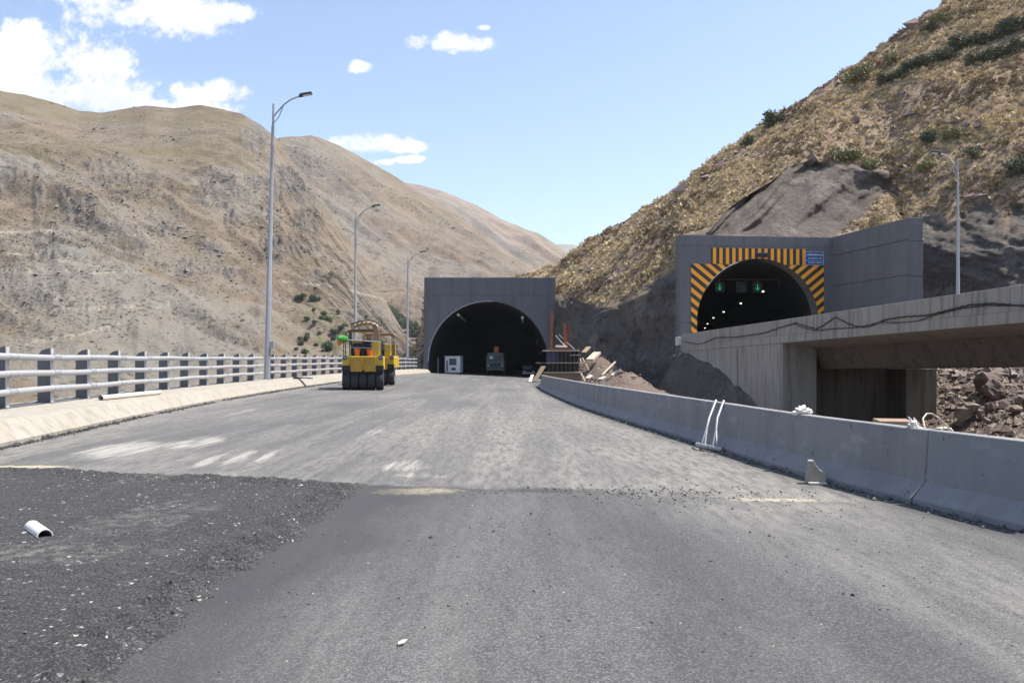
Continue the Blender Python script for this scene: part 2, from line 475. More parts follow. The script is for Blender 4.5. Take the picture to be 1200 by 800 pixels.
dy = wm('MAXIMUM', sp.outputs[1], .02)
u = wm('DIVIDE', sp.outputs[0], dy); v = wm('DIVIDE', sp.outputs[2], dy)
uv = wn('ShaderNodeCombineXYZ', {0: u, 1: v, 2: 0.0}).outputs[0]
n1 = wn('ShaderNodeTexNoise', {'Vector': uv, 'Scale': 14.0, 'Detail': 9.0, 'Roughness': .62}).outputs['Fac']
n2 = wn('ShaderNodeTexNoise', {'Vector': uv, 'Scale': 46.0, 'Detail': 6.0, 'Roughness': .65}).outputs['Fac']
n3 = wn('ShaderNodeTexNoise', {'Vector': uv, 'Scale': 105.0, 'Detail': 5.0, 'Roughness': .65}).outputs['Fac']
nw = wm('ADD', wm('ADD', wm('MULTIPLY', wm('SUBTRACT', n1, .5), 4.2), wm('MULTIPLY', wm('SUBTRACT', n2, .5), 2.6)), wm('MULTIPLY', wm('SUBTRACT', n3, .5), 1.7))
CLOUDS = [(45, 62, 80, 36), (118, 78, 52, 26), (30, 112, 130, 40), (110, 112, 75, 26), (-60, 90, 90, 60),
          (178, 18, 100, 32), (262, 16, 42, 15), (110, -12, 70, 22), (245, 108, 46, 15), (205, 128, 80, 12),
          (532, 50, 27, 13), (571, 51, 22, 9), (487, 49, 15, 10), (567, 33, 9, 4), (419, 79, 17, 8),
          (432, 168, 50, 12), (474, 172, 24, 8), (480, 187, 18, 5), (448, 190, 14, 4), (405, 166, 26, 8),
          (-260, 60, 120, 50), (-420, 150, 150, 40), (1500, 60, 140, 45), (600, -220, 160, 40)]
m = None
for cx, cy, rx, ry in CLOUDS:
    a = wm('MULTIPLY', wm('SUBTRACT', u, (cx - CX) / F), F / rx)
    b = wm('MULTIPLY', wm('SUBTRACT', v, (HY - cy) / F), F / ry)
    q = wm('SUBTRACT', 1.0, wm('ADD', wm('MULTIPLY', a, a), wm('MULTIPLY', b, b)))
    q = wm('MAXIMUM', q, -3.0)
    m = q if m is None else wn('ShaderNodeMath', {0: m, 1: q, 2: .35}, operation='SMOOTH_MAX').outputs[0]
ms = wn('ShaderNodeMapRange', {'Value': wm('ADD', m, nw), 'From Min': -.25, 'From Max': .85}, interpolation_type='SMOOTHSTEP').outputs[0]
ms = wm('MULTIPLY', ms, wm('GREATER_THAN', sp.outputs[1], .03))
shade = wn('ShaderNodeMapRange', {'Value': wn('ShaderNodeTexNoise', {'Vector': uv, 'Scale': 11.0, 'Detail': 6.0, 'Roughness': .6}).outputs['Fac'], 'From Min': .40, 'From Max': .62}).outputs[0]
def wmix(fac, a, b):
    nd = wn('ShaderNodeMix', data_type='RGBA')
    for i, val in ((0, fac), (6, a), (7, b)):
        if hasattr(val, 'is_output'): wt.links.new(val, nd.inputs[i])
        else: nd.inputs[i].default_value = val
    return nd.outputs[2]
ccol = wmix(shade, (3.55, 3.7, 4.15, 1), (4.6, 4.62, 4.7, 1))
wt.links.new(wmix(wm('MULTIPLY', ms, .97), sky.outputs[0], ccol), bg.inputs[0])
bg.inputs[1].default_value = SKY_S

cam = bpy.data.cameras.new('camera'); cam.sensor_width = 36.0; cam.lens = F / 1200 * 36
cam.shift_y = 23 / 1200; cam.clip_start = .05; cam.clip_end = 20000
co_ = bpy.data.objects.new('camera', cam); COL.objects.link(co_)
co_.location = (0, 0, CZ); co_.rotation_euler = (R(90), 0, 0)
SC.camera = co_
vs = SC.view_settings
vs.view_transform = 'Standard'; vs.look = 'None'; vs.exposure = 0.84; vs.gamma = 1.0; vs.use_curve_mapping = False
SC.cycles.use_denoising = True
SC.cycles.max_bounces = 6; SC.cycles.volume_bounces = 0

# ------------------------------------------------------------------ alignment of the road
def road_slope(Y): return -.048 * sst(25, 100, Y)
def road_z(X, Y): return road_slope(Y) * (np.asarray(X) + 7.5)
KF = np.array([(-10.3, -20), (-8.3, 4), (-9.7, 15.66), (-10.95, 24.2), (-12.0, 34), (-12.5, 43), (-12.6, 55), (-12.4, 65), (-12.0, 75), (-11.2, 90), (-10.2, 104.6)])
BF = np.array([(7.4, -6), (5.9, 3.5), (4.95, 7.95), (4.61, 9.56), (4.24, 11.4), (3.8, 15.66), (3.2, 21.5), (2.6, 28), (2.1, 39), (1.85, 53), (1.95, 61.5), (2.9, 85), (4.35, 105), (5.0, 130), (5.5, 200)])
def smooth_path(P, step):
    y = P[:, 1]; x = P[:, 0]
    dx = np.gradient(x, y)
    Y = np.arange(y[0], y[-1] + 1e-6, step)
    k = np.clip(np.searchsorted(y, Y, 'right') - 1, 0, len(y) - 2)
    h = y[k + 1] - y[k]; t = (Y - y[k]) / h
    h00 = 2 * t**3 - 3 * t**2 + 1; h10 = t**3 - 2 * t**2 + t; h01 = -2 * t**3 + 3 * t**2; h11 = t**3 - t**2
    return Y, h00 * x[k] + h10 * h * dx[k] + h01 * x[k + 1] + h11 * h * dx[k + 1]
_ky, _kx = smooth_path(KF, .5)
_by, _bx = smooth_path(BF, .5)
def kerb_x(Y): return np.interp(Y, _ky, _kx)
def bar_x(Y): return np.interp(Y, _by, _bx)

# ---- road sheet
Ys = [3.0]
while Ys[-1] < 110: Ys.append(Ys[-1] * 1.0062 + .002)
Ys = np.array([-18, -10, -5, -2, 0, 1.5, 2.4] + Ys + [120, 140, 165, 200])
NCX = 331
s = np.linspace(0, 1, NCX)[None, :]
XL = np.where(Ys < 104.6, kerb_x(Ys) - .1, -11.2)[:, None]; XR = (bar_x(Ys) + .3)[:, None]
X = XL + (XR - XL) * s; Y = np.repeat(Ys[:, None], NCX, 1)
Z = road_z(X, Y)
wx_, wy_ = .35 * fbm(X * 1.1, Y * .8, 0, 4, 14), .22 * fbm(X * 1.3 + 9, Y * 1.3, 0, 4, 15)
def ell(cx, cy, rx, ry, sh=.0):
    cx = cx + wx_ * min(1, rx * 1.2); cy = cy + wy_ * min(1, ry * 3)
    return np.clip(1.25 - ((X - cx - sh * (Y - cy)) / rx) ** 2 - ((Y - cy) / ry) ** 2, 0, 1)
wob = fbm(X * .9, Y * .9, 0, 4, 3)
joint = 10.55 - .2 * (X - 0) + .35 * fbm(X * .7, 3.3, 0, 4, 5) + .15 * fbm(X * 4, Y * 4, 0, 3, 8)
joint = np.minimum(joint, 12.7 + .2 * wob)
old = sst(-.12, .22, Y - joint)
dust = old * (.42 + .35 * sst(-4, 4, X) + .45 * fbm(X * .5, Y * .16, 0, 4, 21)) * (1 - .35 * sst(30, 70, Y))
dust += .75 * ell(3.2, 12.5, 2.6, 4.5) * (.55 + .6 * wob)
dust += (1 - old) * np.clip(.10 + .5 * sst(.5, 5, X) * (.4 + .8 * fbm(X * .6 + 4, Y * .25, 0, 4, 31)) + .3 * fbm(X * 1.4, Y * .4, 0, 4, 23), 0, .7)
dust += .30 * sst(.12, .3, fbm(X * 2.2, Y * .12, 0, 3, 44)) * old
Dk = X - kerb_x(Y)
dust += .5 * sst(1.6, .3, Dk + wob * .5)
sand = ell(-1.15, 10.5, .75, .40, -.1) * .95 + ell(3.2, 9.9, 1.0, .22, -.2) * .8 + ell(1.15, 10.3, .35, .08, -.2) * .8 + ell(-7.6, 12.9, 1.0, .25) + ell(-3.9, 11.2, 1.2, .1, -.2) * .7
plas = ell(-7.3, 15.6, 1.0, 2.0, -.15) + ell(-6.4, 17.0, .5, 1.6, -.15) * .9 + ell(-4.65, 14.0, .22, 1.5, -.1) + ell(-5.05, 13.8, .16, 1.3, -.1) + ell(-4.25, 14.3, .14, 1.2, -.1) + ell(-1.75, 13.1, .55, .9) * .8 + ell(-1.4, 12.0, .5, .35) * .7 + ell(-3.2, 19, .3, 1.6) * .6 + ell(-8.8, 27, .35, 3, -.1) * .7
plas += ell(1.6, 16, .7, 1.2) * .45 + ell(-5.5, 21, .6, 1.2) * .5 + ell(-6.4, 41, .8, 2.5) * .5
fresh_and_shade = .45 * (1 - old) * sst(-.2, .35, fbm(X * .8, Y * .22, 0, 4, 51)) + .9 * ell(.9, 10.55, 1.6, .28, -.2) * sst(-.3, .2, wob) + .75 * ell(2.3, 10.2, 1.1, .2, -.2) * sst(-.2, .3, wob)
fresh_and_shade += .5 * sst(.35, .0, Dk + wob * .25) * sst(12, 16, Y)
fresh_and_shade += .55 * sst(.55, .1, np.abs(X - bar_x(Y) + .1) + wob * .2)  # barrier's foot shadow painted into the asphalt as a darker strip
fresh_and_shade += .75 * (1 - old) * sst(-.75, -2.0, X + .5 * fbm(X * 1.5, Y * .8, 0, 4, 17))
Z = Z - .007 * (old) * sst(30, 12, Y) + .006 * fbm(X * 1.3, Y * 1.3, 0, 4, 61) * sst(60, 5, Y)
V = np.stack([X, Y, Z], -1).reshape(-1, 3)
road = np_mesh('road', V, grid_faces(len(Ys), NCX), MAT['asphalt'], True,
               {'dust': np.clip(dust, 0, 1), 'sand': np.clip(sand, 0, 1), 'plaster': np.clip(plas, 0, 1), 'fresh_and_shade': np.clip(fresh_and_shade, 0, 1)})
tag(road, 'dusty grey asphalt road running to the tunnel mouth', kind='structure')

# ---- coarse asphalt layer on the left, laid proud of the road
px_ = np.arange(-9.3, -1.3, .036); py_ = np.concatenate([np.arange(1.5, 8, .034), np.arange(8, 13.4, .05)])
PX, PY = np.meshgrid(px_, py_)
edge_r = -2.08 + .05 * (PY - 4) * 0 + -.22 * sst(4, 11, PY) * 0 + .26 * fbm(PY * .9, 2.2, 0, 5, 71) + .09 * fbm(PX * 4, PY * 5, 0, 3, 72)
edge_f = np.minimum(12.75, 12.75 - .28 * (PX + 7.6)) + .18 * fbm(PX * 1.2, 1.1, 0, 4, 73) + .08 * fbm(PX * 5, PY * 5, 0, 3, 74)
ins = np.minimum(edge_r - PX, (edge_f - PY) * .6)
ins = np.minimum(ins, (PX - (kerb_x(PY) + .03)) * 2 + .05)
lip = sst(-.06, .22, ins)
clod = np.clip(ridged(PX * 6, PY * 6, 0, 3, 75) + .1, 0, 1) * np.exp(-((ins - .24) / .26) ** 2) * .055 * (1 + .6 * fbm(PX, PY, 0, 2, 70))
PZ = -.09 * sst(.0, -.12, ins) - .02 + lip * .045 + clod + .006 * fbm(PX * 2, PY * 2, 0, 4, 76) + lip * .010 * np.clip(fbm(PX * 16, PY * 16, 0, 2, 77), -.3, 1)
pd = .30 * sst(.15, .4, fbm(PX * .8 + 2, PY * .6, 0, 4, 78)) + .5 * np.clip(1 - ((PX + 4.3) / 1.6) ** 2 - ((PY - 7.0) / .5) ** 2, 0, 1)
patch = np_mesh('asphalt_layer', np.stack([PX, PY, PZ], -1).reshape(-1, 3), grid_faces(len(py_), len(px_)), MAT['patch'], True, {'dust': np.clip(pd, 0, 1)})
tag(patch, 'coarse dark asphalt layer with crumbled edge on the road', kind='structure')

# ---- loose stones
def stones(name, pts, sizes, mat, label, flat=.65):
    n = len(pts)
    base = np.array([(1, 0, 0), (-.5, .87, 0), (-.5, -.87, 0), (.2, .1, 1), (.5, -.4, -.6), (-.4, .3, -.6)])
    Fb = np.array([(0, 1, 3), (1, 2, 3), (2, 0, 3), (1, 0, 4), (0, 2, 4), (2, 5, 4), (1, 4, 5), (2, 1, 5)])
    jit = 1 + .35 * RNG.standard_normal((n, 6, 3))
    V = base[None] * jit
    a = RNG.uniform(0, 2 * PI, n)
    c, s_ = np.cos(a)[:, None], np.sin(a)[:, None]
    x = V[..., 0] * c - V[..., 1] * s_; y = V[..., 0] * s_ + V[..., 1] * c
    V = np.stack([x, y, V[..., 2] * flat], -1) * sizes[:, None, None] * .5 + pts[:, None, :]
    Fc = (Fb[None] + (np.arange(n) * 6)[:, None, None]).reshape(-1, 3)
    o = np_mesh(name, V.reshape(-1, 3), Fc, mat)
    return tag(o, label, 'gravel', kind='stuff')
def on_patch(x, y):
    ix = np.clip(((x - px_[0]) / .036).astype(int), 0, len(px_) - 1); iy = np.clip(np.searchsorted(py_, y), 0, len(py_) - 1)
    return PZ[iy, ix], ins[iy, ix]
n = 44000
x = RNG.uniform(-9, -1.4, n); y = RNG.uniform(2.6, 13, n)
z, i_ = on_patch(x, y)
dens = (.16 + .84 * np.exp(-((i_ - .22) / .30) ** 2) + .25 * sst(.0, .3, fbm(x * .9, y * .9, 0, 4, 81))) * (i_ > -.05) + (i_ <= -.05) * (i_ > -.6) * .8 * np.exp(i_ * 4.5) * (y < 11)
k = RNG.random(n) < dens
x, y, z = x[k], y[k], z[k]
sz = np.clip(RNG.lognormal(-4.75, .5, len(x)), .004, .032)
stones('bitumen_gravel', np.stack([x, y, z + sz * .12], -1), sz, MAT['stone_dark'], 'loose black bitumen stones over the coarse asphalt')
n = 8000
x = np.concatenate([RNG.uniform(-9, -2, 5200), RNG.uniform(-2, 4.6, 700), RNG.normal(1.3, 1.2, 900), RNG.uniform(-10, 4, 1200)])
y = np.concatenate([RNG.uniform(3, 12.6, 5200), RNG.uniform(3, 10, 700), RNG.normal(10.35, .35, 900), RNG.uniform(10, 24, 1200)])
z, i_ = on_patch(x, y); z = np.where((i_ > .05) & (x < -1.9), z, road_z(x, y) - .02 * (y > 10.4))
k = (x < bar_x(y) - .05) & (x > kerb_x(y) + .1)
x, y, z = x[k], y[k], z[k]
sz = np.clip(RNG.lognormal(-4.5, .45, len(x)), .005, .03)
stones('asphalt_gravel', np.stack([x, y, z + sz * .15], -1), sz, MAT['stone_grey'], 'loose grey stones scattered across the road')
x = np.concatenate([RNG.normal(1.4, .9, 420), RNG.normal(2.6, .8, 260), RNG.uniform(-2, 5, 120)]); y = np.concatenate([RNG.normal(10.3, .28, 420), RNG.normal(9.9, .6, 260), RNG.uniform(5.2, 10, 120)])
k = (x < bar_x(y) - .05); x, y = x[k], y[k]
sz = np.clip(RNG.lognormal(-4.1, .5, len(x)), .006, .04)
stones('black_clods', np.stack([x, y, np.zeros(len(x)) + sz * .1], -1), sz, MAT['stone_dark'], 'black asphalt clods along the transverse road joint')
x = np.concatenate([RNG.uniform(-8, -2, 150), RNG.uniform(-2, 4.5, 90), RNG.normal(-3.6, 1, 60)]); y = np.concatenate([RNG.uniform(5.2, 12, 150), RNG.uniform(4.3, 10, 90), RNG.normal(10.9, .4, 60)])
z, i_ = on_patch(x, y); z = np.where((i_ > .05) & (x < -1.9), z, 0)
sz = np.clip(RNG.lognormal(-4.45, .4, len(x)), .006, .02)
stones('pale_chips', np.stack([x, y, z + sz * .08], -1), sz, MAT['stone_pale'], 'pale stone chips sprinkled over the dark asphalt', .35)
# asphalt crumbs against the kerb foot and the barrier foot
y = RNG.uniform(13, 60, 2600); x = kerb_x(y) + np.abs(RNG.normal(.02, .10, len(y)))
k = fbm(y * .6, 3.0, 0, 4, 91) > -.45; x, y = x[k], y[k]
sz = np.clip(RNG.lognormal(-2.95, .5, len(x)), .02, .14)
stones('kerb_crumbs', np.stack([x, y, road_z(x, y) + sz * .15], -1), sz, MAT['stone_dark'], 'dark asphalt crumbs along the foot of the kerb', .6)
y = RNG.uniform(6, 60, 2200); x = bar_x(y) - np.abs(RNG.normal(.0, .10, len(y)))
sz = np.clip(RNG.lognormal(-3.2, .6, len(x)), .012, .11)
stones('barrier_crumbs', np.stack([x, y, road_z(x, y) + sz * .1], -1), sz, MAT['stone_grey'], 'grey crumbs and grit along the barrier foot', .6)

# ---- kerb
def sweep(name, Yv, xs_fn, prof, mat, zf=None, side=1, jitter=0, attrs=None, smooth=True, parent=None, cap=True):
    """profile (offset outward, z) swept along a path; side -1 = outward is -X"""
    Yv = np.asarray(Yv); xv = xs_fn(Yv)
    tx = np.gradient(xv, Yv); L = np.sqrt(1 + tx ** 2)
    nx, ny = side * 1 / L, side * -tx / L
    zb = (zf or road_z)(xv, Yv)
    V = []
    for i in range(len(Yv)):
        for (o_, z_) in prof:
            j = jitter * (fbm(np.array([Yv[i] * 1.7 + o_ * 5]), np.array([z_ * 6]), 0, 3, 12)[0]) if jitter else 0
            V.append((xv[i] + nx[i] * (o_ + j), Yv[i] + ny[i] * (o_ + j), zb[i] + z_ + j * .5))
    n, m_ = len(prof), len(Yv)
    b = MB(); fs = []
    for i in range(m_ - 1):
        for k in range(n):
            k2 = (k + 1) % n
            fs.append((i * n + k, i * n + k2, (i + 1) * n + k2, (i + 1) * n + k))
    if cap:
        fs.append(tuple(range(n))); fs.append(tuple((m_ - 1) * n + k for k in range(n)))
    b.add(V, fs)
    return b.build(name, mat, parent, smooth, ang=12)
kprof = [(.02, -.25), (0, .09), (.03, .115), (.30, .41), (.38, .465), (.48, .485), (2.35, .555), (2.42, .53), (2.42, -1.2), (.5, -1.2)]
kerb = sweep('kerb', np.concatenate([np.arange(-14, 60, .35), np.arange(60, 104.4, .7)]), kerb_x, kprof, MAT['kerb'], side=-1, jitter=.022)
tag(kerb, 'pale concrete kerb with a sloped face along the road', kind='structure')
emb = np_mesh('embankment', np.array([(kerb_x(y_) - o_, y_, z_) for y_ in (-14., 10, 30, 50, 80, 104.) for o_, z_ in ((2.3, -.9), (8, -6), (75, -48))]), grid_faces(6, 3), MAT['valley'])
tag(emb, 'earth embankment falling away behind the kerb', kind='structure')
gnd = np_mesh('valley_ground', np.array([(-5000, -300, -46), (5000, -300, -46), (5000, 6000, -46), (-5000, 6000, -46)], float), np.array([[0, 1, 2, 3]]), MAT['valley'])
tag(gnd, 'bare brown valley ground below the road', kind='structure')
#@@TERRAIN
# ------------------------------------------------------------------ terrain surveyed as bearings, elevations and distances
GRIDS = {}
def survey(name, table, step, rows, px0, px1, mat, shape, label, smooth=9, flip=False):
    """table: px -> list of (y, distance); rows: number of rows between consecutive control points"""
    keys = sorted(table)
    PXs = np.arange(px0, px1 + .1, step)
    T = np.array([table[k] for k in keys], float)               # (K, C, 2)
    C = T.shape[1]
    A = np.stack([[np.interp(PXs, keys, T[:, c, e]) for e in (0, 1)] for c in range(C)])  # (C,2,P)
    s = np.concatenate([np.linspace(c, c + 1, rows[c], endpoint=False) for c in range(C - 1)] + [[C - 1]])
    k = np.clip(s.astype(int), 0, C - 2); f_ = (s - k)[:, None]
    # convert to z first, then interpolate heights and distances
    Zc = CZ + (HY - A[:, 0]) / F * A[:, 1]
    D = A[k, 1] * (1 - f_) + A[k + 1, 1] * f_
    Zz = Zc[k] * (1 - f_) + Zc[k + 1] * f_
    S = np.repeat(s[:, None], len(PXs), 1); P = np.repeat(PXs[None], len(s), 0)
    U = (P - CX) / F
    D, Zz, attrs = shape(P, S, U, D, Zz)
    X = U * D
    V = np.stack([X, D, Zz], -1)
    GRIDS[name] = V
    o = np_mesh(name, V.reshape(-1, 3), grid_faces(len(s), len(PXs)), mat, True, {a: np.clip(b, 0, 1) for a, b in attrs.items()})
    return tag(o, label, kind='structure'), V, S, P

# ---- near mountain on the left
T1 = {
 -600: [(520, 120), (300, 300), (170, 420), (168, 480), (90, 700), (95, 900)],
 -300: [(510, 130), (300, 300), (172, 420), (168, 480), (70, 700), (80, 900)],
 -100: [(500, 140), (300, 300), (174, 420), (170, 480), (95, 700), (100, 900)],
 0: [(500, 140), (300, 300), (176, 420), (172, 480), (107, 700), (112, 900)],
 27: [(500, 140), (300, 300), (178, 425), (173, 482), (111, 700), (116, 900)],
 53: [(500, 142), (303, 300), (180, 430), (175, 485), (117.5, 700), (121, 900)],
 93: [(500, 145), (306, 300), (184, 430), (178, 490), (131, 700), (135, 900)],
 120: [(500, 148), (310, 300), (190, 430), (182, 490), (132.5, 700), (136, 900)],
 147: [(500, 150), (312, 300), (194, 430), (185, 490), (127.5, 700), (132, 900)],
 171: [(498, 155), (315, 305), (196, 435), (187, 495), (124, 690), (129, 880)],
 203: [(496, 160), (320, 310), (200, 440), (189, 500), (126.5, 680), (131, 860)],
 235: [(492, 163), (322, 310), (204, 445), (186, 505), (123.5, 670), (128, 840)],
 261: [(490, 166), (325, 310), (208, 450), (184, 510), (128, 655), (133, 800)],
 282: [(486, 170), (328, 310), (213, 450), (182, 520), (134, 640), (140, 800)],
 304: [(484, 173), (333, 310), (230, 440), (192, 515), (146, 625), (152, 760)],
 322: [(480, 180), (340, 310), (250, 420), (203, 500), (160, 605), (168, 700)],
 345: [(475, 185), (350, 310), (275, 400), (238, 465), (192, 560), (202, 640)],
 380: [(465, 190), (368, 305), (310, 370), (275, 420), (238, 490), (250, 560)],
 420: [(455, 200), (388, 290), (350, 330), (325, 365), (298, 410), (310, 470)],
 450: [(448, 200), (402, 260), (380, 290), (365, 310), (350, 335), (362, 400)],
 480: [(440, 200), (420, 235), (412, 255), (407, 270), (402, 290), (412, 340)],
 515: [(438, 200), (434, 215), (432, 230), (431, 245), (430, 260), (436, 300)],
}
TRACKS = [[(-100, 268), (0, 272), (90, 270), (160, 276)], [(-100, 300), (0, 294), (60, 304), (120, 312)], [(-50, 318), (0, 317), (100, 319), (150, 318)],
          [(-60, 360), (0, 362), (90, 362), (150, 358), (240, 362)], [(30, 402), (90, 392), (140, 378)], [(330, 330), (390, 336), (450, 350)], [(-50, 340), (40, 346), (110, 362)]]
def shape1(P, S, U, D, Z):
    fade = sst(0, .5, S) * (1 - .8 * sst(3.2, 4.0, S))
    arc = P / 968 * 420.0
    dn = S * 120
    lean = .52 * U * D + .85 * D; along = -.85 * U * D + .52 * D
    g = ridged(lean / 46, along / 170, 0, 4, 101)
    g2 = ridged(lean / 15 + .3 * g, along / 60, 0, 4, 102)
    rough = fbm(arc / 9, dn / 9, 0, 4, 103)
    low = 1 - .45 * sst(2.0, 2.8, S)
    low = low * (1 - .85 * sst(395, 445, P))
    Zn = Z + fade * low * (9.0 * g * sst(.3, 1.2, S) + 4.6 * g2 * sst(-.3, .4, fbm(arc / 40, dn / 50, 0, 3, 119)) + 1.2 * rough + 5 * fbm(arc / 45, dn / 60, 0, 3, 118) * sst(.2, 1, S)) + fade * 4 * fbm(arc / 90, dn / 90, 0, 3, 104)
    # convex brow on the scarp
    Yp = HY - (Zn - CZ) / D * F
    green = sst(1.9, 2.4, S) * sst(-.45, .25, fbm(arc / 60, dn / 40, 0, 4, 105)) * .9 * (1 - sst(290, 340, P))
    scree = sst(.0, .35, fbm(lean / 34, along / 110, 0, 4, 106)) * .7 * (1 - .7 * sst(2, 2.5, S))
    scree += np.clip(1 - ((P - 300) / 22) ** 2 - ((Yp - 150) / 24) ** 2, 0, 1) * .9 + np.clip(1 - ((P - 80) / 60) ** 2 - ((Yp - 285) / 25) ** 2, 0, 1) * .5
    outc = sst(.18, .4, fbm(lean / 16, along / 24, 0, 4, 107)) * .6 * sst(.6, 1, S) * (1 - .85 * sst(2, 2.6, S))
    for (cx, cy, rx, ry) in ((45, 225, 8, 40), (75, 228, 12, 12), (95, 262, 20, 6), (245, 290, 9, 5), (245, 225, 16, 14), (325, 292, 28, 18), (345, 215, 34, 26), (300, 160, 20, 20), (375, 225, 18, 22), (275, 260, 12, 16), (85, 240, 14, 10), (270, 325, 8, 9), (300, 215, 12, 12), (362, 262, 20, 22)):
        outc = np.maximum(outc, np.clip(1.15 - ((P - cx) / rx) ** 2 - ((Yp - cy) / ry) ** 2, 0, 1))
    meadow = sst(.1, .8, np.clip(1.3 - ((P - 388 - (Yp - 392) * .55) / 26) ** 2 - ((Yp - 392) / 40) ** 2, 0, 1)) * sst(-.35, .2, fbm(arc / 7, dn / 8, 0, 4, 108)) * .9
    meadow += np.clip(1 - ((P - 165) / 40) ** 2 - ((Yp - 178) / 5) ** 2, 0, 1) * .35
    track = np.zeros_like(Z)
    for t in TRACKS:
        tx = [q[0] for q in t]; ty = np.interp(P, tx, [q[1] for q in t], left=-999, right=-999) + 1.5 * fbm(P / 25, 1.0, 0, 3, 109)
        track = np.maximum(track, sst(1.9, .6, np.abs(Yp - ty)) * .95 * sst(-.6, -.1, fbm(P / 12, Yp / 30, 0, 3, 110)))
    Zn = Zn + outc * 5.0 * np.abs(fbm(arc / 3.5, dn / 3.5, 0, 3, 111)) * (1 - sst(3.4, 3.9, S))
    return D, Zn, {'green': green, 'scree': scree, 'outcrop': outc, 'meadow': meadow, 'track': track}
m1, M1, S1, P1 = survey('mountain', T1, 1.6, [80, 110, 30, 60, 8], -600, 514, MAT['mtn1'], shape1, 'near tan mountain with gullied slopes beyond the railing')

T2 = {
 220: [(300, 700), (230, 850), (200, 950), (175, 1050), (180, 1300)],
 300: [(320, 680), (240, 830), (205, 950), (172, 1050), (178, 1300)],
 328: [(330, 660), (245, 820), (205, 950), (162, 1050), (170, 1300)],
 364: [(360, 620), (255, 800), (205, 950), (159.6, 1080), (168, 1300)],
 400: [(400, 560), (275, 780), (222, 940), (173, 1100), (182, 1320)],
 430: [(425, 520), (295, 760), (240, 930), (189, 1110), (198, 1320)],
 466: [(432, 500), (315, 740), (260, 920), (209, 1120), (220, 1320)],
 500: [(436, 480), (335, 720), (280, 910), (232, 1120), (242, 1320)],
 540: [(438, 470), (345, 710), (298, 900), (256, 1120), (268, 1320)],
 580: [(438, 470), (360, 700), (318, 880), (284, 1100), (294, 1300)],
 620: [(438, 470), (380, 680), (345, 860), (314, 1080), (324, 1280)],
 680: [(438, 470), (400, 640), (380, 800), (360, 1000), (370, 1200)],
}
def shape2(P, S, U, D, Z):
    fade = sst(0, .3, S) * (1 - .85 * sst(2.2, 3, S))
    arc = P / 968 * 900.0; dn = S * 220
    lean = .6 * U * D + .8 * D; dn = -.8 * U * D + .6 * D
    g = ridged(lean / 85, dn / 300, 0, 4, 201); g2 = ridged(lean / 28, dn / 110, 0, 4, 202)
    Zn = Z + fade * (16 * g + 5.5 * g2 + 2.5 * fbm(arc / 16, dn / 16, 0, 4, 203))
    Yp = HY - (Zn - CZ) / D * F
    outc = sst(.15, .4, fbm(lean / 30, dn / 50, 0, 4, 207)) * .55 * (1 - sst(2.2, 2.8, S))
    for (cx, cy, rx, ry) in ((470, 320, 10, 14), (430, 275, 14, 10), (400, 222, 14, 8)):
        outc = np.maximum(outc, np.clip(1.2 - ((P - cx) / rx) ** 2 - ((Yp - cy) / ry) ** 2, 0, 1) * .7)
    green = sst(1.4, 2.4, S) * sst(0, .5, fbm(arc / 110, dn / 90, 0, 4, 205)) * .35
    scree = sst(.0, .4, fbm(lean / 60, dn / 160, 0, 4, 206)) * .8
    return D, Zn, {'green': green, 'scree': scree, 'outcrop': outc, 'meadow': 0 * Z, 'track': 0 * Z}
m2, M2, S2, P2 = survey('mountain', T2, 2.0, [60, 45, 45, 8], 220, 680, MAT['mtn2'], shape2, 'second mountain ridge sloping down behind the lamp posts')
T3 = {
 380: [(340, 1400), (250, 1800), (200, 2200), (205, 2700)],
 440: [(350, 1400), (255, 1800), (207, 2200), (214, 2700)],
 478: [(350, 1400), (260, 1800), (215, 2200), (222, 2700)],
 496: [(350, 1400), (264, 1800), (219, 2200), (226, 2700)],
 520: [(350, 1400), (270, 1800), (226.5, 2200), (234, 2700)],
 560: [(350, 1400), (284, 1800), (243, 2200), (250, 2700)],
 600: [(350, 1400), (300, 1800), (263, 2200), (270, 2700)],
 630: [(355, 1400), (312, 1800), (274, 2200), (281, 2700)],
 650: [(360, 1400), (318, 1800), (287, 2200), (292, 2700)],
 662: [(365, 1400), (322, 1800), (296, 2200), (302, 2700)],
 720: [(380, 1400), (350, 1800), (335, 2200), (340, 2700)],
}
def shape3(P, S, U, D, Z):
    fade = sst(0, .3, S) * (1 - .85 * sst(1.3, 2, S))
    arc = P / 968 * 1900.0; dn = S * 380
    lean = arc + dn * .6
    Zn = Z + fade * (34 * ridged(lean / 150, dn / 600, 0, 4, 301) + 12 * ridged(lean / 45, dn / 200, 0, 3, 302))
    return D, Zn, {'green': .5 * sst(0, .4, fbm(arc / 200, dn / 150, 0, 3, 303)), 'scree': .7 * sst(0, .4, fbm(lean / 110, dn / 250, 0, 3, 304)), 'outcrop': 0 * Z, 'meadow': 0 * Z, 'track': 0 * Z}
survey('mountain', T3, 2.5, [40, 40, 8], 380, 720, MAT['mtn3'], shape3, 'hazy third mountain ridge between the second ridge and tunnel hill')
T4 = {540: [(330, 3800), (290, 4600), (292, 5200)], 600: [(330, 3800), (289, 4600), (291, 5200)], 640: [(330, 3800), (287.5, 4600), (290, 5200)], 660: [(330, 3800), (286, 4600), (290, 5200)], 672: [(330, 3800), (286.5, 4600), (290, 5200)],
      690: [(330, 3800), (293, 4600), (295, 5200)], 720: [(330, 3800), (300, 4600), (302, 5200)], 800: [(340, 3800), (318, 4600), (320, 5200)]}
def shape4(P, S, U, D, Z):
    return D, Z + 30 * fbm(P / 12, S * 3, 0, 3, 401) * (1 - sst(.5, 1, S)), {a: 0 * Z for a in ('green', 'scree', 'outcrop', 'meadow', 'track')}
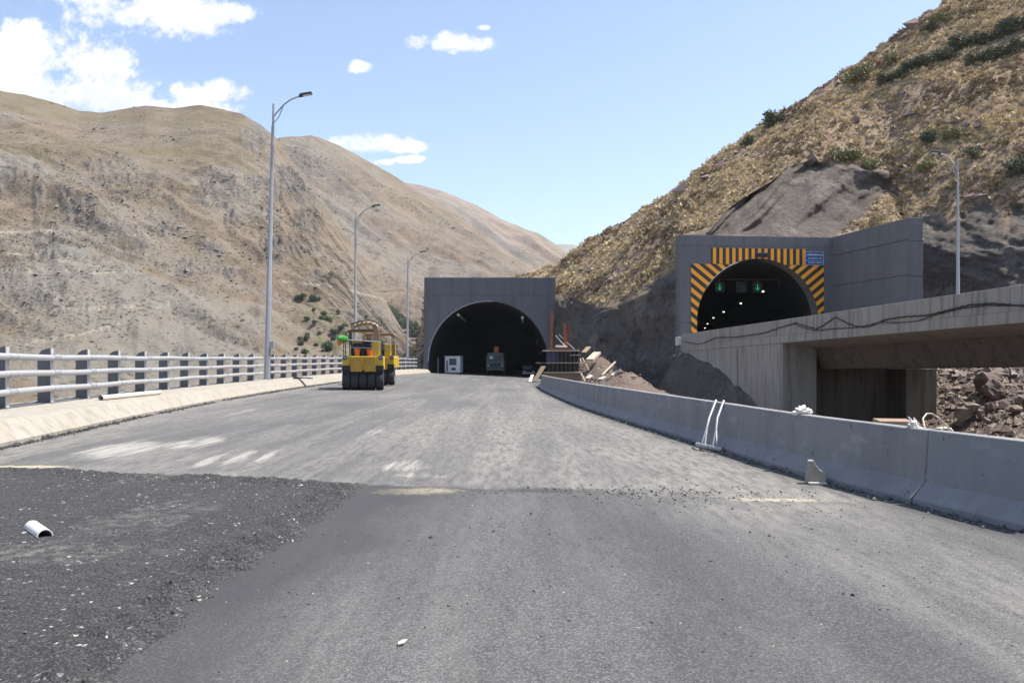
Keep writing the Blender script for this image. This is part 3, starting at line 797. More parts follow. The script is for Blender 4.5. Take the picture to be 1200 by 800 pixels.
survey('far_hills', T4, 3.0, [16, 5], 540, 800, MAT['mtn4'], shape4, 'faint blue hills at the end of the valley')

# ---- hillside on the right with the cut rock and sprayed concrete
TH = {
 425: [(470, 107), (462, 108), (455, 111), (450, 118), (447, 128)],
 455: [(450, 106), (443, 107), (438, 111), (434, 117), (431, 128)],
 475: [(445, 106), (436, 107), (428, 111), (421, 117), (417, 128)],
 488: [(443, 106), (432, 106.6), (421, 111), (412, 117), (406, 128)],
 496: [(443, 106), (428, 107), (412, 111), (398, 117), (390, 127)],
 500: [(346, 106.6), (345, 107), (344, 111), (345, 117), (345, 127)],
 560: [(341, 106.6), (340, 107), (338, 111), (338, 117), (336, 127)],
 620: [(341, 106.6), (340, 107), (336, 110), (331, 116), (327, 126)],
 645: [(341, 106.6), (340, 107), (335, 109), (325, 115), (315, 124)],
 650: [(446, 103.5), (438, 104), (348, 106), (328, 112), (313, 122)],
 660: [(446, 101.5), (438, 102), (352, 104), (327, 111), (306, 121)],
 700: [(446, 91.5), (438, 92), (368, 94), (325, 104), (279, 117)],
 730: [(450, 86), (440, 87), (358, 89), (310, 100), (259, 115)],
 750: [(452, 82), (440, 83), (347, 85.5), (295, 98), (246, 114)],
 780: [(462, 77), (445, 78), (334, 81), (285, 95), (228, 112)],
 793: [(470, 74), (450, 75), (325, 79), (275, 93), (219, 111)],
 799: [(284, 74.6), (283, 75), (278, 77), (258, 92), (215, 110)],
 830: [(284, 74.6), (283, 75), (272, 76), (240, 90), (192, 109)],
 850: [(284, 74.6), (283, 75), (250, 80), (224, 90), (177, 108)],
 870: [(284, 74.6), (283, 75), (236, 82), (210, 90), (163, 108)],
 920: [(284, 74.6), (283, 75), (206, 85), (172, 93), (127, 107)],
 950: [(284, 74.6), (283, 75), (196, 86), (155, 93), (109, 106)],
 1000: [(284, 74.6), (283, 75), (202, 86), (130, 95), (81, 106)],
 1045: [(284, 74.6), (276, 75), (216, 84), (110, 94), (48, 106)],
 1070: [(360, 73.5), (330, 74), (262, 77), (103, 92), (31, 106)],
 1090: [(450, 71), (350, 71.5), (280, 74), (98, 91), (17, 106)],
 1118: [(450, 67.5), (350, 68.5), (280, 71.5), (92, 90), (0, 106)],
 1160: [(450, 64.5), (350, 65.5), (283, 68.5), (90, 87), (-28, 106)],
 1200: [(450, 61.5), (350, 62.5), (282, 66), (88, 85), (-58, 106)],
 1350: [(450, 52), (350, 53), (272, 57), (60, 78), (-170, 106)],
 1650: [(450, 42), (350, 43), (262, 47), (0, 68), (-380, 106)],
}
for k_ in TH:
    y_, d_ = TH[k_][-1]
    zs = CZ + (HY - y_) / F * d_
    d2 = d_ + 45
    TH[k_] = TH[k_] + [(HY - (zs - 4 - CZ) / d2 * F, d2)]
def shapeH(P, S, U, D, Z):
    X = U * D
    nb = fbm(P / 28, S * 3, 0, 4, 501) * .55
    nb2 = fbm(P / 9, S * 7, 0, 3, 502) * .25
    brow = 2.0 + np.where(P < 797,   .12 + .40 * nb + .45 * nb2, np.where(P < 1060, .10 + .22 * nb + .08 * nb2, .16 + .30 * nb + .2 * nb2))
    rock = sst(.05, -.05, S - brow) * np.where((P > 497) & (P < 648), 0, 1) * sst(470, 500, P)
    cliff = rock * sst(.9, 1.3, S)
    # relief of the rock face (in and out of the slope) and of the grassy slope (up and down)
    bulge = fbm(X / 3.1, Z / 3.6, 0, 4, 503) * 1.9 + ridged(X / 1.7 + .3 * Z, Z / 4.0, 0, 4, 504) * .9 + fbm(X / .8, Z / .8, D / .8, 4, 505) * .5 + ridged(X / 1.1, Z / 1.1, D, 3, 515) * .22
    lobes = fbm((P - S * 85) / 34, S * .8, 0, 2, 506) * 3.2 + .5 * fbm((P - S * 85) / 11, S * 2.5, 0, 2, 516)
    amp = np.where(P < 797, 1.0, np.where(P < 1060, .28, .75))
    D2 = D - cliff * (amp * bulge) - np.where((P > 828) & (P < 1060), lobes * cliff, 0) * sst(1, 1.3, S)
    hid = np.where((P > 497) & (P < 648), sst(3.3, 3.8, S), 1)
    slope = sst(2.05, 2.5, S) * hid
    Zn = Z + slope * (.9 * fbm(X / 9, D / 9, 0, 4, 507) +   .42 * ridged(X / 3.2, D / 3.2, 0, 4, 508) + .16 * fbm(X / .7, D / .7, 0, 3, 509)) * (1 - .35 * sst(3.7, 4, S))
    Yq = HY - (Zn - CZ) / D * F
    rock = rock * np.where((P > 830) & (P < 1078), 1 - sst(-7, 7, (P - 985) - (275 - Yq) * 1.03 + 9 * nb), 1)
    # keep the eye-line of the skyline while moving along the bearing
    Zn = CZ + (Zn - CZ) * D2 / D
    return D2, Zn, {'rock': rock}
hill, MH, SH, PH = survey('hillside', TH, 2.0, [6, 46, 80, 80, 10], 426, 1650, MAT['hill'], shapeH, 'steep dry hillside rising over both tunnel portals')
ROCKM = 2.0

# ---- ground between the barrier, the cutting and the bridge
gx = np.arange(0, 62, .28); gy = np.concatenate([np.arange(3, 30, .34), np.arange(30, 108, .40)])
GX, GY = np.meshgrid(gx, gy)
def ground_h(X, Y):
    X = np.asarray(X, float); Y = np.asarray(Y, float)
    off = X - bar_x(Y)
    z = -.35 - .8 * sst(.5, 3, off) - 1.9 * sst(5, 13, off) * sst(66, 52, Y)
    far = X + .13 * Y - 33.5
    z = z + 3.4 * sst(-1.5, 9, far) * sst(75, 66, Y) + 1.4 * sst(6, 20, far)
    heap = 3.0 * np.exp(-((X - (9.2 - .13 * (Y - 80))) / 2.6) ** 2 - ((Y - 85) / 9) ** 2)
    heap += 1.4 * np.exp(-((X - 9.6) / 2.2) ** 2 - ((Y - 71) / 5) ** 2)
    z = z + heap
    rough = .32 * fbm(X / 2.2, Y / 2.2, 0, 4, 601) + .28 * ridged(X / .9, Y / .9, 0, 3, 602) * (.35 + .65 * sst(-3, 4, far) + .6 * np.clip(heap, 0, 1))
    return z + rough * sst(.4, 1.5, off)
GZ = ground_h(GX, GY)
GZ = np.where(GX < bar_x(GY) + .25, np.minimum(GZ, road_z(GX, GY) - .5), GZ)
grd = np_mesh('ground', np.stack([GX, GY, GZ], -1).reshape(-1, 3), grid_faces(len(gy), len(gx)), MAT['rubble'], True)
tag(grd, 'rubbly earth between the barrier and the cut hillside', kind='structure')

# ---- sprayed-concrete slope against the foot of the abutment wall
ty, to = np.meshgrid(np.arange(52, 72.6, .3), np.arange(-.3, 4.6, .15), indexing='ij')
tz = np.interp(ty, [52, 56.4, 67, 74, 78], [-2.8, -1.1, 1.9, 2.3, 2.5]) - np.maximum(to, 0) * 1.35 - .12 * np.maximum(to, 0) ** 2 + .35 * fbm(ty / 5, to / 4, 0, 3, 613)
tz = np.maximum(tz, -3.4) + .30 * fbm(ty / 2.2, to / 2.2, 0, 4, 611) + .10 * ridged(ty / .8, to / .8, 0, 3, 612)
slp = np_mesh('concrete_slope', np.stack([23.96 - .13 * ty - to, ty - .13 * to, tz], -1).reshape(-1, 3), grid_faces(*ty.shape), MAT['hill'], True, {'rock': np.ones(ty.size)})
tag(slp, 'dark sprayed concrete slope against the abutment wall foot', kind='structure')

# ------------------------------------------------------------------ dry scrub on the hillside
def cell_sample(V, n, weight):
    """n random points on the grid V (rows, cols, 3), weighted by area * weight (per vertex)"""
    A = V[:-1, :-1]; B = V[:-1, 1:]; C = V[1:, :-1]
    area = np.linalg.norm(np.cross(B - A, C - A), axis=-1)
    wv = area * weight[:-1, :-1]
    p = (wv / wv.sum()).ravel()
    idx = RNG.choice(len(p), n, p=p)
    r, c = np.unravel_index(idx, wv.shape)
    a, b = RNG.random(n)[:, None], RNG.random(n)[:, None]
    return A[r, c] + (B[r, c] - A[r, c]) * a + (C[r, c] - A[r, c]) * b, r, c
def tufts(name, pts, rad, blades, mat, label, up=.55, wide=.13):
    n = len(pts)
    th = RNG.uniform(0, 2 * PI, (n, blades)); ph = np.arccos(RNG.uniform(-.05, 1, (n, blades)) ** .8 * .999)
    d = np.stack([np.sin(ph) * np.cos(th), np.sin(ph) * np.sin(th), np.cos(ph) * (up + .45)], -1)
    d[..., 2] += .12
    ln = rad[:, None, None] * RNG.uniform(.55, 1.1, (n, blades, 1))
    root = pts[:, None, :] + d * ln * RNG.uniform(.0, .45, (n, blades, 1)) + RNG.normal(0, .12, (n, blades, 3)) * rad[:, None, None] * np.array([1, 1, .3])
    tip = pts[:, None, :] + d * ln
    side = np.cross(d, RNG.normal(0, 1, (n, blades, 3))); side /= np.linalg.norm(side, axis=-1, keepdims=True) + 1e-6
    wd = rad[:, None, None] * wide * RNG.uniform(.6, 1.4, (n, blades, 1))
    mid = (root + tip) / 2 + RNG.normal(0, .06, (n, blades, 3)) * rad[:, None, None]
    V = np.stack([root, mid + side * wd, tip, mid - side * wd], 2).reshape(-1, 3)
    Fc = np.arange(len(V)).reshape(-1, 4)
    o = np_mesh(name, V, Fc, mat)
    return tag(o, label, 'dry scrub', kind='stuff')
hx, hy, hz = MH[..., 0], MH[..., 1], MH[..., 2]
rowok = (((SH > 2.12) | ((PH > 985) & (PH < 1082) & (SH > 1.08))) & (SH < 4.35)).astype(float) * np.where((PH > 497) & (PH < 640), (SH > 3.6), 1) * (PH < 1290) * (PH > 440)
at_rock = np.array([a.value for a in hill.data.attributes['rock'].data]).reshape(SH.shape)
bare = sst(.1, .4, fbm(hx / 7, hy / 7, hz / 7, 4, 701))
wgt = rowok * (1 - at_rock) * (1 - .72 * bare)
P_, r_, c_ = cell_sample(MH, 30000, wgt)
cl = fbm(P_[:, 0] / 5, P_[:, 1] / 5, P_[:, 2] / 5, 3, 702) + RNG.normal(0, .22, len(P_))
rad = np.clip(RNG.lognormal(-1.36, .46, len(P_)), .10, .9)
P_[:, 2] -= .03
k1 = cl > -.08; k2 = (cl <= -.08) & (cl > -.30); k3 = cl <= -.30
tufts('dry_grass', P_[k1], rad[k1], 22, MAT['straw'], 'straw coloured grass tufts covering the right hillside')
tufts('olive_scrub', P_[k2], rad[k2] * 1.1, 22, MAT['olive'], 'olive cushion scrub dotted over the right hillside', .5)
tufts('thorn_scrub', P_[k3], rad[k3] * 1.1, 22, MAT['thorn'], 'brown thorny cushions dotted over the right hillside', .5)
# rocks lying on the slope
P_, r_, c_ = cell_sample(MH, 2600, rowok * (1 - .85 * at_rock) * (.2 + bare))
sz = np.clip(RNG.lognormal(-.9, .6, len(P_)), .14, 2.2)
stones('hillside_rocks', P_, sz, MAT['hill_rock'], 'purple brown rocks strewn over the dry hillside', .7)
# rubble stones
n = 26000
x = np.concatenate([RNG.uniform(4, 45, 9000), RNG.uniform(26, 42, 17000)]); y = np.concatenate([RNG.uniform(24, 84, 9000), RNG.uniform(44, 66, 17000)])
far = x + .13 * y - 33.5
heapd = np.exp(-((x - (9.2 - .13 * (y - 80))) / 3.2) ** 2 - ((y - 80) / 11) ** 2)
k = RNG.random(n) < np.clip(.06 + sst(-5, 0, far) * .8 + heapd * .9, 0, 1)
x, y = x[k], y[k]; z = ground_h(x, y)
sz = np.clip(RNG.lognormal(-1.45, .65, len(x)), .08, 1.1)
h_ = RNG.random(len(x))
pts = np.stack([x, y, z], -1)
stones('rubble', pts[h_ < .45], sz[h_ < .45], MAT['boulder'], 'broken red brown rock rubble beyond the barrier', .7)
stones('dark_rubble', pts[(h_ >= .45) & (h_ < .8)], sz[(h_ >= .45) & (h_ < .8)], MAT['boulder_dark'], 'dark broken rock rubble beyond the barrier', .7)
stones('pale_rubble', pts[h_ >= .8], sz[h_ >= .8] * .9, MAT['stone_mid'], 'pale broken rock rubble beyond the barrier', .6)

# dark rocks and low scrub strewn over the mountains
def strew(G, S, P, n, s0, s1, mat, name, label, med, seed, flat):
    a = fbm(G[..., 0] / 38, G[..., 1] / 38, G[..., 2] / 38, 4, seed)
    w_ = ((S > .25) & (S < s0)) * (P > -40) * (P < s1) * (.10 + 1.6 * sst(.05, .45, a))
    P_, r_, c_ = cell_sample(G, n, w_)
    sz = np.clip(RNG.lognormal(med, .5, n), .2, 3.2) * (P_[:, 1] / 330) ** .6
    stones(name, P_, sz, MAT[mat], label, flat)
strew(M1, S1, P1, 6500, 2.3, 480, 'mountain_scrub', 'mountain_scrub', 'dark low scrub dotted over the near mountain', -.55, 801, .55)
strew(M1, S1, P1, 3600, 2.2, 470, 'mountain_rock', 'mountain_rocks', 'grey rocks breaking out of the near mountain', -.25, 802, .55)
strew(M1, S1, P1, 1200, 4.0, 400, 'mountain_scrub', 'upper_scrub', 'sparse low scrub on the upper slopes of the near mountain', -.2, 804, .5)
strew(M2, S2, P2, 2600, 2.6, 660, 'mountain_rock', 'ridge_rocks', 'grey rocks and scrub on the second ridge', -.15, 803, .55)

# ------------------------------------------------------------------ shrubs and trees, each one an object
def bush_mesh(name, w, h, n, seed, mat, leaf=.10, lobes=7):
    rg = np.random.default_rng(seed)
    cs = np.stack([rg.normal(0, w * .27, lobes), rg.normal(0, w * .24, lobes), rg.uniform(.25, .75, lobes) * h], -1)
    rs = rg.uniform(.24, .36, lobes) * min(w, h * 1.3)
    cs[:, 0] = np.clip(cs[:, 0], -.3 * w, .3 * w); cs[:, 1] = np.clip(cs[:, 1], -.28 * w, .28 * w)
    k = rg.integers(0, lobes, n)
    d = rg.normal(0, 1, (n, 3)); d /= np.linalg.norm(d, axis=-1, keepdims=True)
    p = cs[k] + d * rs[k][:, None] * (rg.random((n, 1)) ** .45) * np.array([1, 1, .9])
    p += rg.normal(0, .025 * w, (n, 3)); p[:, 2] = np.maximum(p[:, 2], .02)
    t = rg.normal(0, 1, (n, 3)); t /= np.linalg.norm(t, axis=-1, keepdims=True)
    b = np.cross(t, rg.normal(0, 1, (n, 3))); b /= np.linalg.norm(b, axis=-1, keepdims=True)
    s_ = leaf * w * rg.uniform(.6, 1.4, (n, 1))
    V = np.stack([p - t * s_, p + b * s_ * .55, p + t * s_, p - b * s_ * .55], 1).reshape(-1, 3)
    return V, np.arange(len(V)).reshape(-1, 4)
def pick(G, px, py):
    P = F * G[..., 0] / G[..., 1] + CX; Yq = HY - F * (G[..., 2] - CZ) / G[..., 1]
    d = (P - px) ** 2 + (Yq - py) ** 2
    d = d + np.where(d > 9, 1e6, 0) + G[..., 1] * .004
    i = np.unravel_index(np.argmin(d), d.shape)
    return G[i]
PROTO = {}
def shrub(kind, loc, size, label, group, rz, cat='shrub'):
    w_, h_, mat, name = {'dark': (1, .72, 'leaf', 'shrub'), 'light': (1, .62, 'leaf_light', 'shrub'), 'round': (1, .8, 'leaf_tree', 'bush')}[kind]
    if kind not in PROTO:
        V, Fc = bush_mesh(name, w_, h_, 1500, {'dark': 3, 'light': 5, 'round': 8}[kind], None, .05)
        o = np_mesh(name, V, Fc, MAT[mat]); PROTO[kind] = o
    else:
        o = PROTO[kind].copy(); COL.objects.link(o)
    o.location = loc - np.array([0, 0, .08 * size]); o.scale = (size, size, size * random.uniform(.8, 1.1)); o.rotation_euler = (0, 0, rz)
    return tag(o, label, cat, group)
G_H = 'green shrubs on the right hillside'
HS = [(908, 147, 3.0, 'dark', 'large dark shrub on the right hillside skyline'),
      (876, 170, 1.9, 'dark', 'smaller dark shrub on the skyline just below the largest one'),
      (1004, 97, 3.4, 'light', 'broad light green shrub high on the right hillside'),
      (990, 118, 2.6, 'dark', 'dark shrub just under the broad light green shrub'),
      (1046, 74, 2.2, 'light', 'pale green shrub between the skyline and the dark hedge band'),
      (1101, 27, 2.3, 'light', 'topmost light green shrub on the right hillside'),
      (1088, 37, 2.0, 'dark', 'dark shrub beside the topmost light green shrub'),
      (1083, 170, 2.0, 'round', 'compact dark green bush left of the bridge lamp head'),
      (990, 188, 3.2, 'light', 'low green shrub at the top edge of the sprayed concrete'),
      (1020, 198, 2.0, 'light', 'small green shrub right of the sprayed concrete top edge'),
      (1118, 162, 2.2, 'light', 'light green tuft right behind the bridge lamp head'),
      (1085, 200, 2.0, 'light', 'faded green tuft left of the bridge lamp post'),
      (1140, 185, 1.8, 'dark', 'dull green shrub right of the bridge lamp post'),
      (1195, 205, 2.4, 'dark', 'dull green shrub at the right edge above the rock cut')]
for i, (a, b, s_, kd, lb) in enumerate(HS):
    shrub(kd, pick(MH, a, b), s_, lb, G_H, i * 1.3)
band = [(1035, 100), (1044, 94), (1053, 90), (1063, 84), (1072, 80), (1081, 77), (1090, 76), (1100, 72), (1110, 71), (1122, 60), (1133, 56), (1144, 51), (1155, 47), (1166, 44), (1178, 40), (1190, 35), (1200, 31)]
for i, (a, b) in enumerate(band):
    shrub('dark', pick(MH, a, b + random.uniform(-2, 3)), random.uniform(1.7, 2.5), 'grey green shrub in the dark hedge band crossing the upper hillside', 'shrubs in the dark band', i * 2.1)
band = [(1140, 76), (1152, 72), (1165, 68), (1178, 66), (1190, 62), (1200, 58)]
for i, (a, b) in enumerate(band):
    shrub('dark', pick(MH, a, b), random.uniform(1.5, 2.1), 'dull shrub in the lower short band at the right edge of the hillside', 'shrubs in the lower band', i * 1.7)
# bushes in the gully of the near mountain
GB = [(350, 352, 10), (357, 350, 11), (364, 352, 12), (371, 353, 9), (376, 351, 7), (378, 369, 10), (366, 371, 6), (364, 375, 7), (358, 375, 7), (374, 376, 10), (387, 381, 14), (370, 378, 9), (348, 400, 9), (353, 404, 10), (362, 400, 10), (358, 396, 8),
      (383, 412, 18), (376, 390, 6), (389, 389, 9), (399, 387, 12), (395, 392, 8), (404, 386, 10), (388, 399, 8), (372, 406, 8), (360, 415, 12), (394, 408, 9), (408, 398, 9), (370, 366, 6), (395, 367, 7), (346, 411, 7), (430, 372, 5), (418, 382, 6)]
for i, (a, b, q) in enumerate(GB):
    p = pick(M1, a, b)
    big = q >= 18
    shrub('round', p, q / F * p[1], 'largest round green bush low in the mountain gully' if big else 'round dark green bush in the mountain gully behind the second lamp post', 'bushes in the mountain gully', i * 1.9, 'bush')
def tree(loc, h, label, group, rz, first=[None]):
    if first[0] is None:
        r = empty('tree')
        MB().tube([(0, 0, -.05), (.01, 0, .2), (0, .01, .55)], [.035, .028, .012], 7).build('trunk', MAT['bark'], r, True)
        V, Fc = bush_mesh('crown', .62, 1.0, 700, 21, None, .07, 9)
        V[:, 2] = V[:, 2] * .85 + .14
        np_mesh('crown', V, Fc, MAT['leaf_tree'], parent=r)
        first[0] = r
    else: r = copy_tree(first[0])
    r.location = loc; r.scale = (h, h, h); r.rotation_euler = (0, 0, rz)
    return tag(r, label, 'tree', group)
for i in range(44):
    t_ = i / 43
    a = 449 + 50 * t_ + random.uniform(-2, 2); b = 366 + 32 * t_ + random.uniform(-4, 5)
    p = pick(M2, a, b)
    tree(p, random.uniform(8, 13) / F * p[1], 'dark green tree in the slanting row left of the far tunnel', 'trees in the slanting row', i * 2.3)
#@@THINGS
# ------------------------------------------------------------------ concrete barrier, cast in lengths
bprof = [(0, -.12), (.0, .06), (.005, .07), (.178, .255), (.216, .842), (.223, .85), (.385, .85), (.393, .842), (.43, .255), (.595, .07), (.60, .06), (.60, -.12)]
segs = [(7.9, 9.52, 'short end length of grey concrete barrier nearest the camera'),
        (9.555, 27.2, 'long grey concrete barrier length with two steel pipes leaning on it'),
        (27.25, 40.0, 'middle length of grey concrete barrier below the abutment wall'),
        (40.05, 61.2, 'curved far length of grey concrete barrier ending at the timber formwork')]
for i, (a, b, lb) in enumerate(segs):
    o = sweep('concrete_barrier', np.unique(np.concatenate([np.arange(a, b, .5), [b]])), bar_x, bprof, MAT['barrier'], side=1, jitter=.006, smooth=True)
    tag(o, lb, 'barrier', 'concrete barriers along the right road edge')

# ------------------------------------------------------------------ railing on the kerb
def rail_x(Y): return kerb_x(Y) - 1.65
def kerb_top(Y, off): return float(road_z(kerb_x(Y), Y)) + np.interp(off, [.48, 2.35], [.485, .555])
POST = None
def make_post(parent):
    global POST
    if POST is None:
        b = MB()
        # web plate seen broadside, with a quarter-round top, and the flange towards the road
        prof = [(-.36, 0), (-.36, 1.20)] + [(-.36 + .33 * (1 - math.cos(R(a_))), 1.20 + .27 * math.sin(R(a_))) for a_ in range(12, 91, 13)] + [(-.02, 1.47), (-.02, 0)]
        b.prism(prof, -.012, .012)
        b.box((-.19, 0, .012), (.46, .26, .024))
        for px__ in (-.35, -.03):
            for qy in (-.09, .09): b.lathe([(0, .055), (.02, .055), (.02, .024)], 6, lambda x, y, z, px__=px__, qy=qy: (x + px__, y + qy, z))
        POST = b.build('post', MAT['post'], parent, bevel=.004)
        fl = MB().box((0.0, 0, .74), (.03, .15, 1.44)).build('flange', MAT['flange'], POST, bevel=.004)
        for h_ in (.39, .81, 1.22):
            MB().tube([(.095, -.20, h_), (.095, -.17, h_), (.095, -.169, h_), (.095, .169, h_), (.095, .17, h_), (.095, .20, h_)], [.086, .086, .0795, .0795, .086, .086], 14).build('sleeve', MAT['sleeve'], POST, True)
        return POST
    p = copy_tree(POST, parent)
    return p
def railing(y0, y1, label, phase=0.0):
    root = empty('steel_railing', (0, 0, 0), 0, label, 'railing', 'railings on the kerb')
    ys = np.arange(y0, y1, 2.6)
    for y in ys:
        p = make_post(root)
        x = float(rail_x(y)); dx = float(rail_x(y + .5) - rail_x(y - .5))
        p.location = (x, y, kerb_top(y, 1.65)); p.rotation_euler = (0, 0, -math.atan(dx))
    ends = np.arange(ys[0] - 1.3, ys[-1] + 1.5, .65)
    for h_ in (.39, .81, 1.22):
        b = MB()
        b.tube([(float(rail_x(y)) + .095, y, kerb_top(y, 1.65) + h_ + .012 * math.sin(y * .9 + h_ * 3)) for y in ends], .078, 14)
        b.build('rail', MAT['rail'], root, True)
    return root
railing(6.5, 46.5, 'near run of grey steel railing with three pipes, ending at the tall lamp post')
railing(49.6, 103.5, 'far run of grey steel railing between tall lamp post and tunnel mouth')

# ------------------------------------------------------------------ lamp posts
def make_lamp(loc, h, lean, label, group=None, arm=2.0, rz=0.0, box=True, rbase=.19, rise=.55):
    r = empty('lamp_post', loc, 0, label, 'lamp post', group)
    MB().box((0, 0, .02), (.5, .5, .04)).build('base_plate', MAT['galv'], r, bevel=.008)
    tx = math.tan(lean) * h
    zz = [0.04, h * .35, h * .35 + .02, h * .92, h * .92 + .02, h]
    MB().tube([(tx * z / h, 0, z) for z in zz], [rbase, rbase * .80, rbase * .76, rbase * .50, rbase * .34, rbase * .32], 8).build('pole', MAT['galv'], r, True)
    ca, sa = math.cos(rz), math.sin(rz)
    P = lambda d, z: (tx + ca * d, sa * d, z)
    curve = [P(0, h - .75), P(arm * .12, h - .45), P(arm * .3, h - .05), P(arm * .5, h + .25), P(arm * .72, h + rise * .75), P(arm * .82, h + rise * .9)]
    a = MB().tube(curve, .045, 8)
    a.tube([P(0, h - 1.15), P(arm * .16, h - .75), P(arm * .30, h - .05)], .028, 6)
    a.build('arm', MAT['galv'], r, True)
    k = math.atan2(rise * .6, arm)
    b = MB()
    q = Matrix.Rotation(rz, 3, 'Z') @ Matrix.Rotation(-k, 3, 'Y')
    b.box(P(arm * .95, h + rise + .02), (arm * .34, .30, .13), q)
    b.box(P(arm * .80, h + rise * .86), (arm * .12, .16, .16), q)
    hd = b.build('lamp_head', MAT['dark_metal'], r, bevel=.03)
    MB().box((Vector(P(arm * .97, h + rise + .02)) + q @ Vector((0, 0, -.075))), (arm * .24, .24, .03), q).build('lens', MAT['lamp_glass'], hd, bevel=.005)
    if box:
        MB().box((rbase + .10, -.02, 2.0), (.24, .2, .42)).build('control_box', MAT['galv'], r, bevel=.01)
    return r
def on_rail(y): return (float(rail_x(y)) + .02, y, kerb_top(y, 1.65))
make_lamp(on_rail(48.0), 16.0, R(1.35), 'tallest lamp post, nearest of the three on the railing', 'lamp posts along the railing')
make_lamp((-14.2, 75.0, kerb_top(75.0, 2.0)), 14.5, 0, 'middle lamp post standing behind the yellow rollers', 'lamp posts along the railing', 2.0, 0, False, .17)
make_lamp((-12.62, 99.5, kerb_top(99.5, 2.0)), 13.6, R(.4), 'shortest and farthest lamp post beside the far tunnel portal', 'lamp posts along the railing', 2.0, 0, False, .16)

# ------------------------------------------------------------------ far tunnel
def arch(cx, zc, r, zb, n=40):
    return [(cx + r, zb)] + [(cx + r * math.cos(PI * i / n), zc + r * math.sin(PI * i / n)) for i in range(n + 1)] + [(cx - r, zb)]
tp = empty('tunnel_portal', (-2.8, 105, 0), 0, 'plain dark grey concrete tunnel portal at the end of the road', 'tunnel portal', 'tunnel portals')
XL_, XR_ = -11.17 + 2.8, 5.53 + 2.8
ac = -3.04 + 2.8
poly = [(XL_, -2.0), (XL_, 12.28), (XR_, 12.28), (XR_, -2.0)] + arch(ac, 1.65, 7.6, -2.0)
MB().prism(poly, 0, 2.2).build('face_wall', MAT['portal'], tp, bevel=.03)
def lining(pts, y0, y1, shift, name, parent, mat, n=14):
    b = MB(); vs = []; fs = []
    m_ = len(pts)
    for i in range(n + 1):
        t = i / n; t = t * t * .7 + t * .3
        for (x, z) in pts: vs.append((x + shift * (y1 - y0) * t, y0 + (y1 - y0) * t, z))
    for i in range(n):
        for k in range(m_ - 1): fs.append((i * m_ + k, i * m_ + k + 1, (i + 1) * m_ + k + 1, (i + 1) * m_ + k))
    fs.append(tuple(n * m_ + k for k in range(m_)))
    b.add(vs, fs)
    return b.build(name, mat, parent, True)
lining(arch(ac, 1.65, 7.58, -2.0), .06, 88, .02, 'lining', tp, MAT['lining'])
j = MB(); j.box(((XL_ + XR_) / 2, -.002, 10.0), (XR_ - XL_ - .02, .012, .05)); j.box((XL_ + 3.6, -.002, 11.1), (.03, .012, 2.1)); j.box((XR_ - 3.4, -.002, 11.1), (.03, .012, 2.1))
j.build('construction_joint', MAT['dark_metal'], tp)
rim = arch(ac, 1.65, 7.6, -.6)
MB().tube([(x, -.03, z) for x, z in rim[20:-1]], .07, 8).build('edge_pipe', MAT['galv'], tp, True)
# pipes hung inside the tunnel
for (a_, z_) in ((2.75, 5.9), (-2.6, 6.1)):
    pass
def tunnel_pipe(a_deg, y0, y1, label, r=.16, mat='white_plastic'):
    x = ac + math.cos(R(a_deg)) * 7.1 - 2.8; z = 1.65 + math.sin(R(a_deg)) * 7.1
    o = MB().tube([(x, 105 + y0, z), (x + .02 * (y1 - y0), 105 + y1, z - .2)], r, 8).build('ventilation_pipe', MAT[mat], None, True)
    tag(o, label, 'pipe', 'pipes inside the far tunnel')
tunnel_pipe(123, 1, 14, 'pale pipe hung high on the left inside the far tunnel')
tunnel_pipe(52, 1, 9, 'pale pipe hung high on the right inside the far tunnel')
tunnel_pipe(24, 6, 30, 'upper pale pipe on the right wall inside the far tunnel', .06, 'galv')
tunnel_pipe(10, 6, 30, 'lower pale pipe on the right wall inside the far tunnel', .06, 'galv')

# things inside the mouth of the far tunnel
def rz_at(x, y): return float(road_z(x, y))
cb = empty('site_cabin', (-7.75, 107.6, rz_at(-7.75, 107)), R(-8), 'small white site cabin just inside the far tunnel on the left', 'cabin')
MB().box((0, .9, 1.17), (2.05, 1.8, 2.1)).build('body', MAT['white'], cb, bevel=.03)
MB().box((0, .9, 2.27), (2.2, 1.95, .09)).build('roof', MAT['flange'], cb, bevel=.02)
wf = MB().box((.05, -.012, 1.55), (.95, .05, .85)).build('window', MAT['dark_metal'], cb)
MB().box((-.18, -.04, 1.55), (.38, .02, .7)).build('pane', MAT['glass'], wf); MB().box((.28, -.04, 1.55), (.38, .02, .7)).build('pane', MAT['glass'], wf)
MB().box((-.72, -.012, 1.0), (.16, .04, 1.4)).build('door_slot', MAT['dark_metal'], cb)
MB().box((.15, -.012, .62), (.55, .03, .32)).build('vent', MAT['dark_metal'], cb)
for q in (-.8, .8): MB().box((q, .9, .06), (.2, 1.8, .12)).build('skid', MAT['dark_metal'], cb)
st = MB().tube([(0, 0, 0), (0, 0, 2.0)], .05, 8).build('marker_pole', MAT['flange'], None, True, loc=(-9.6, 107.2, rz_at(-9.6, 107)))
tag(st, 'thin pale pole left of the white site cabin', 'pole')

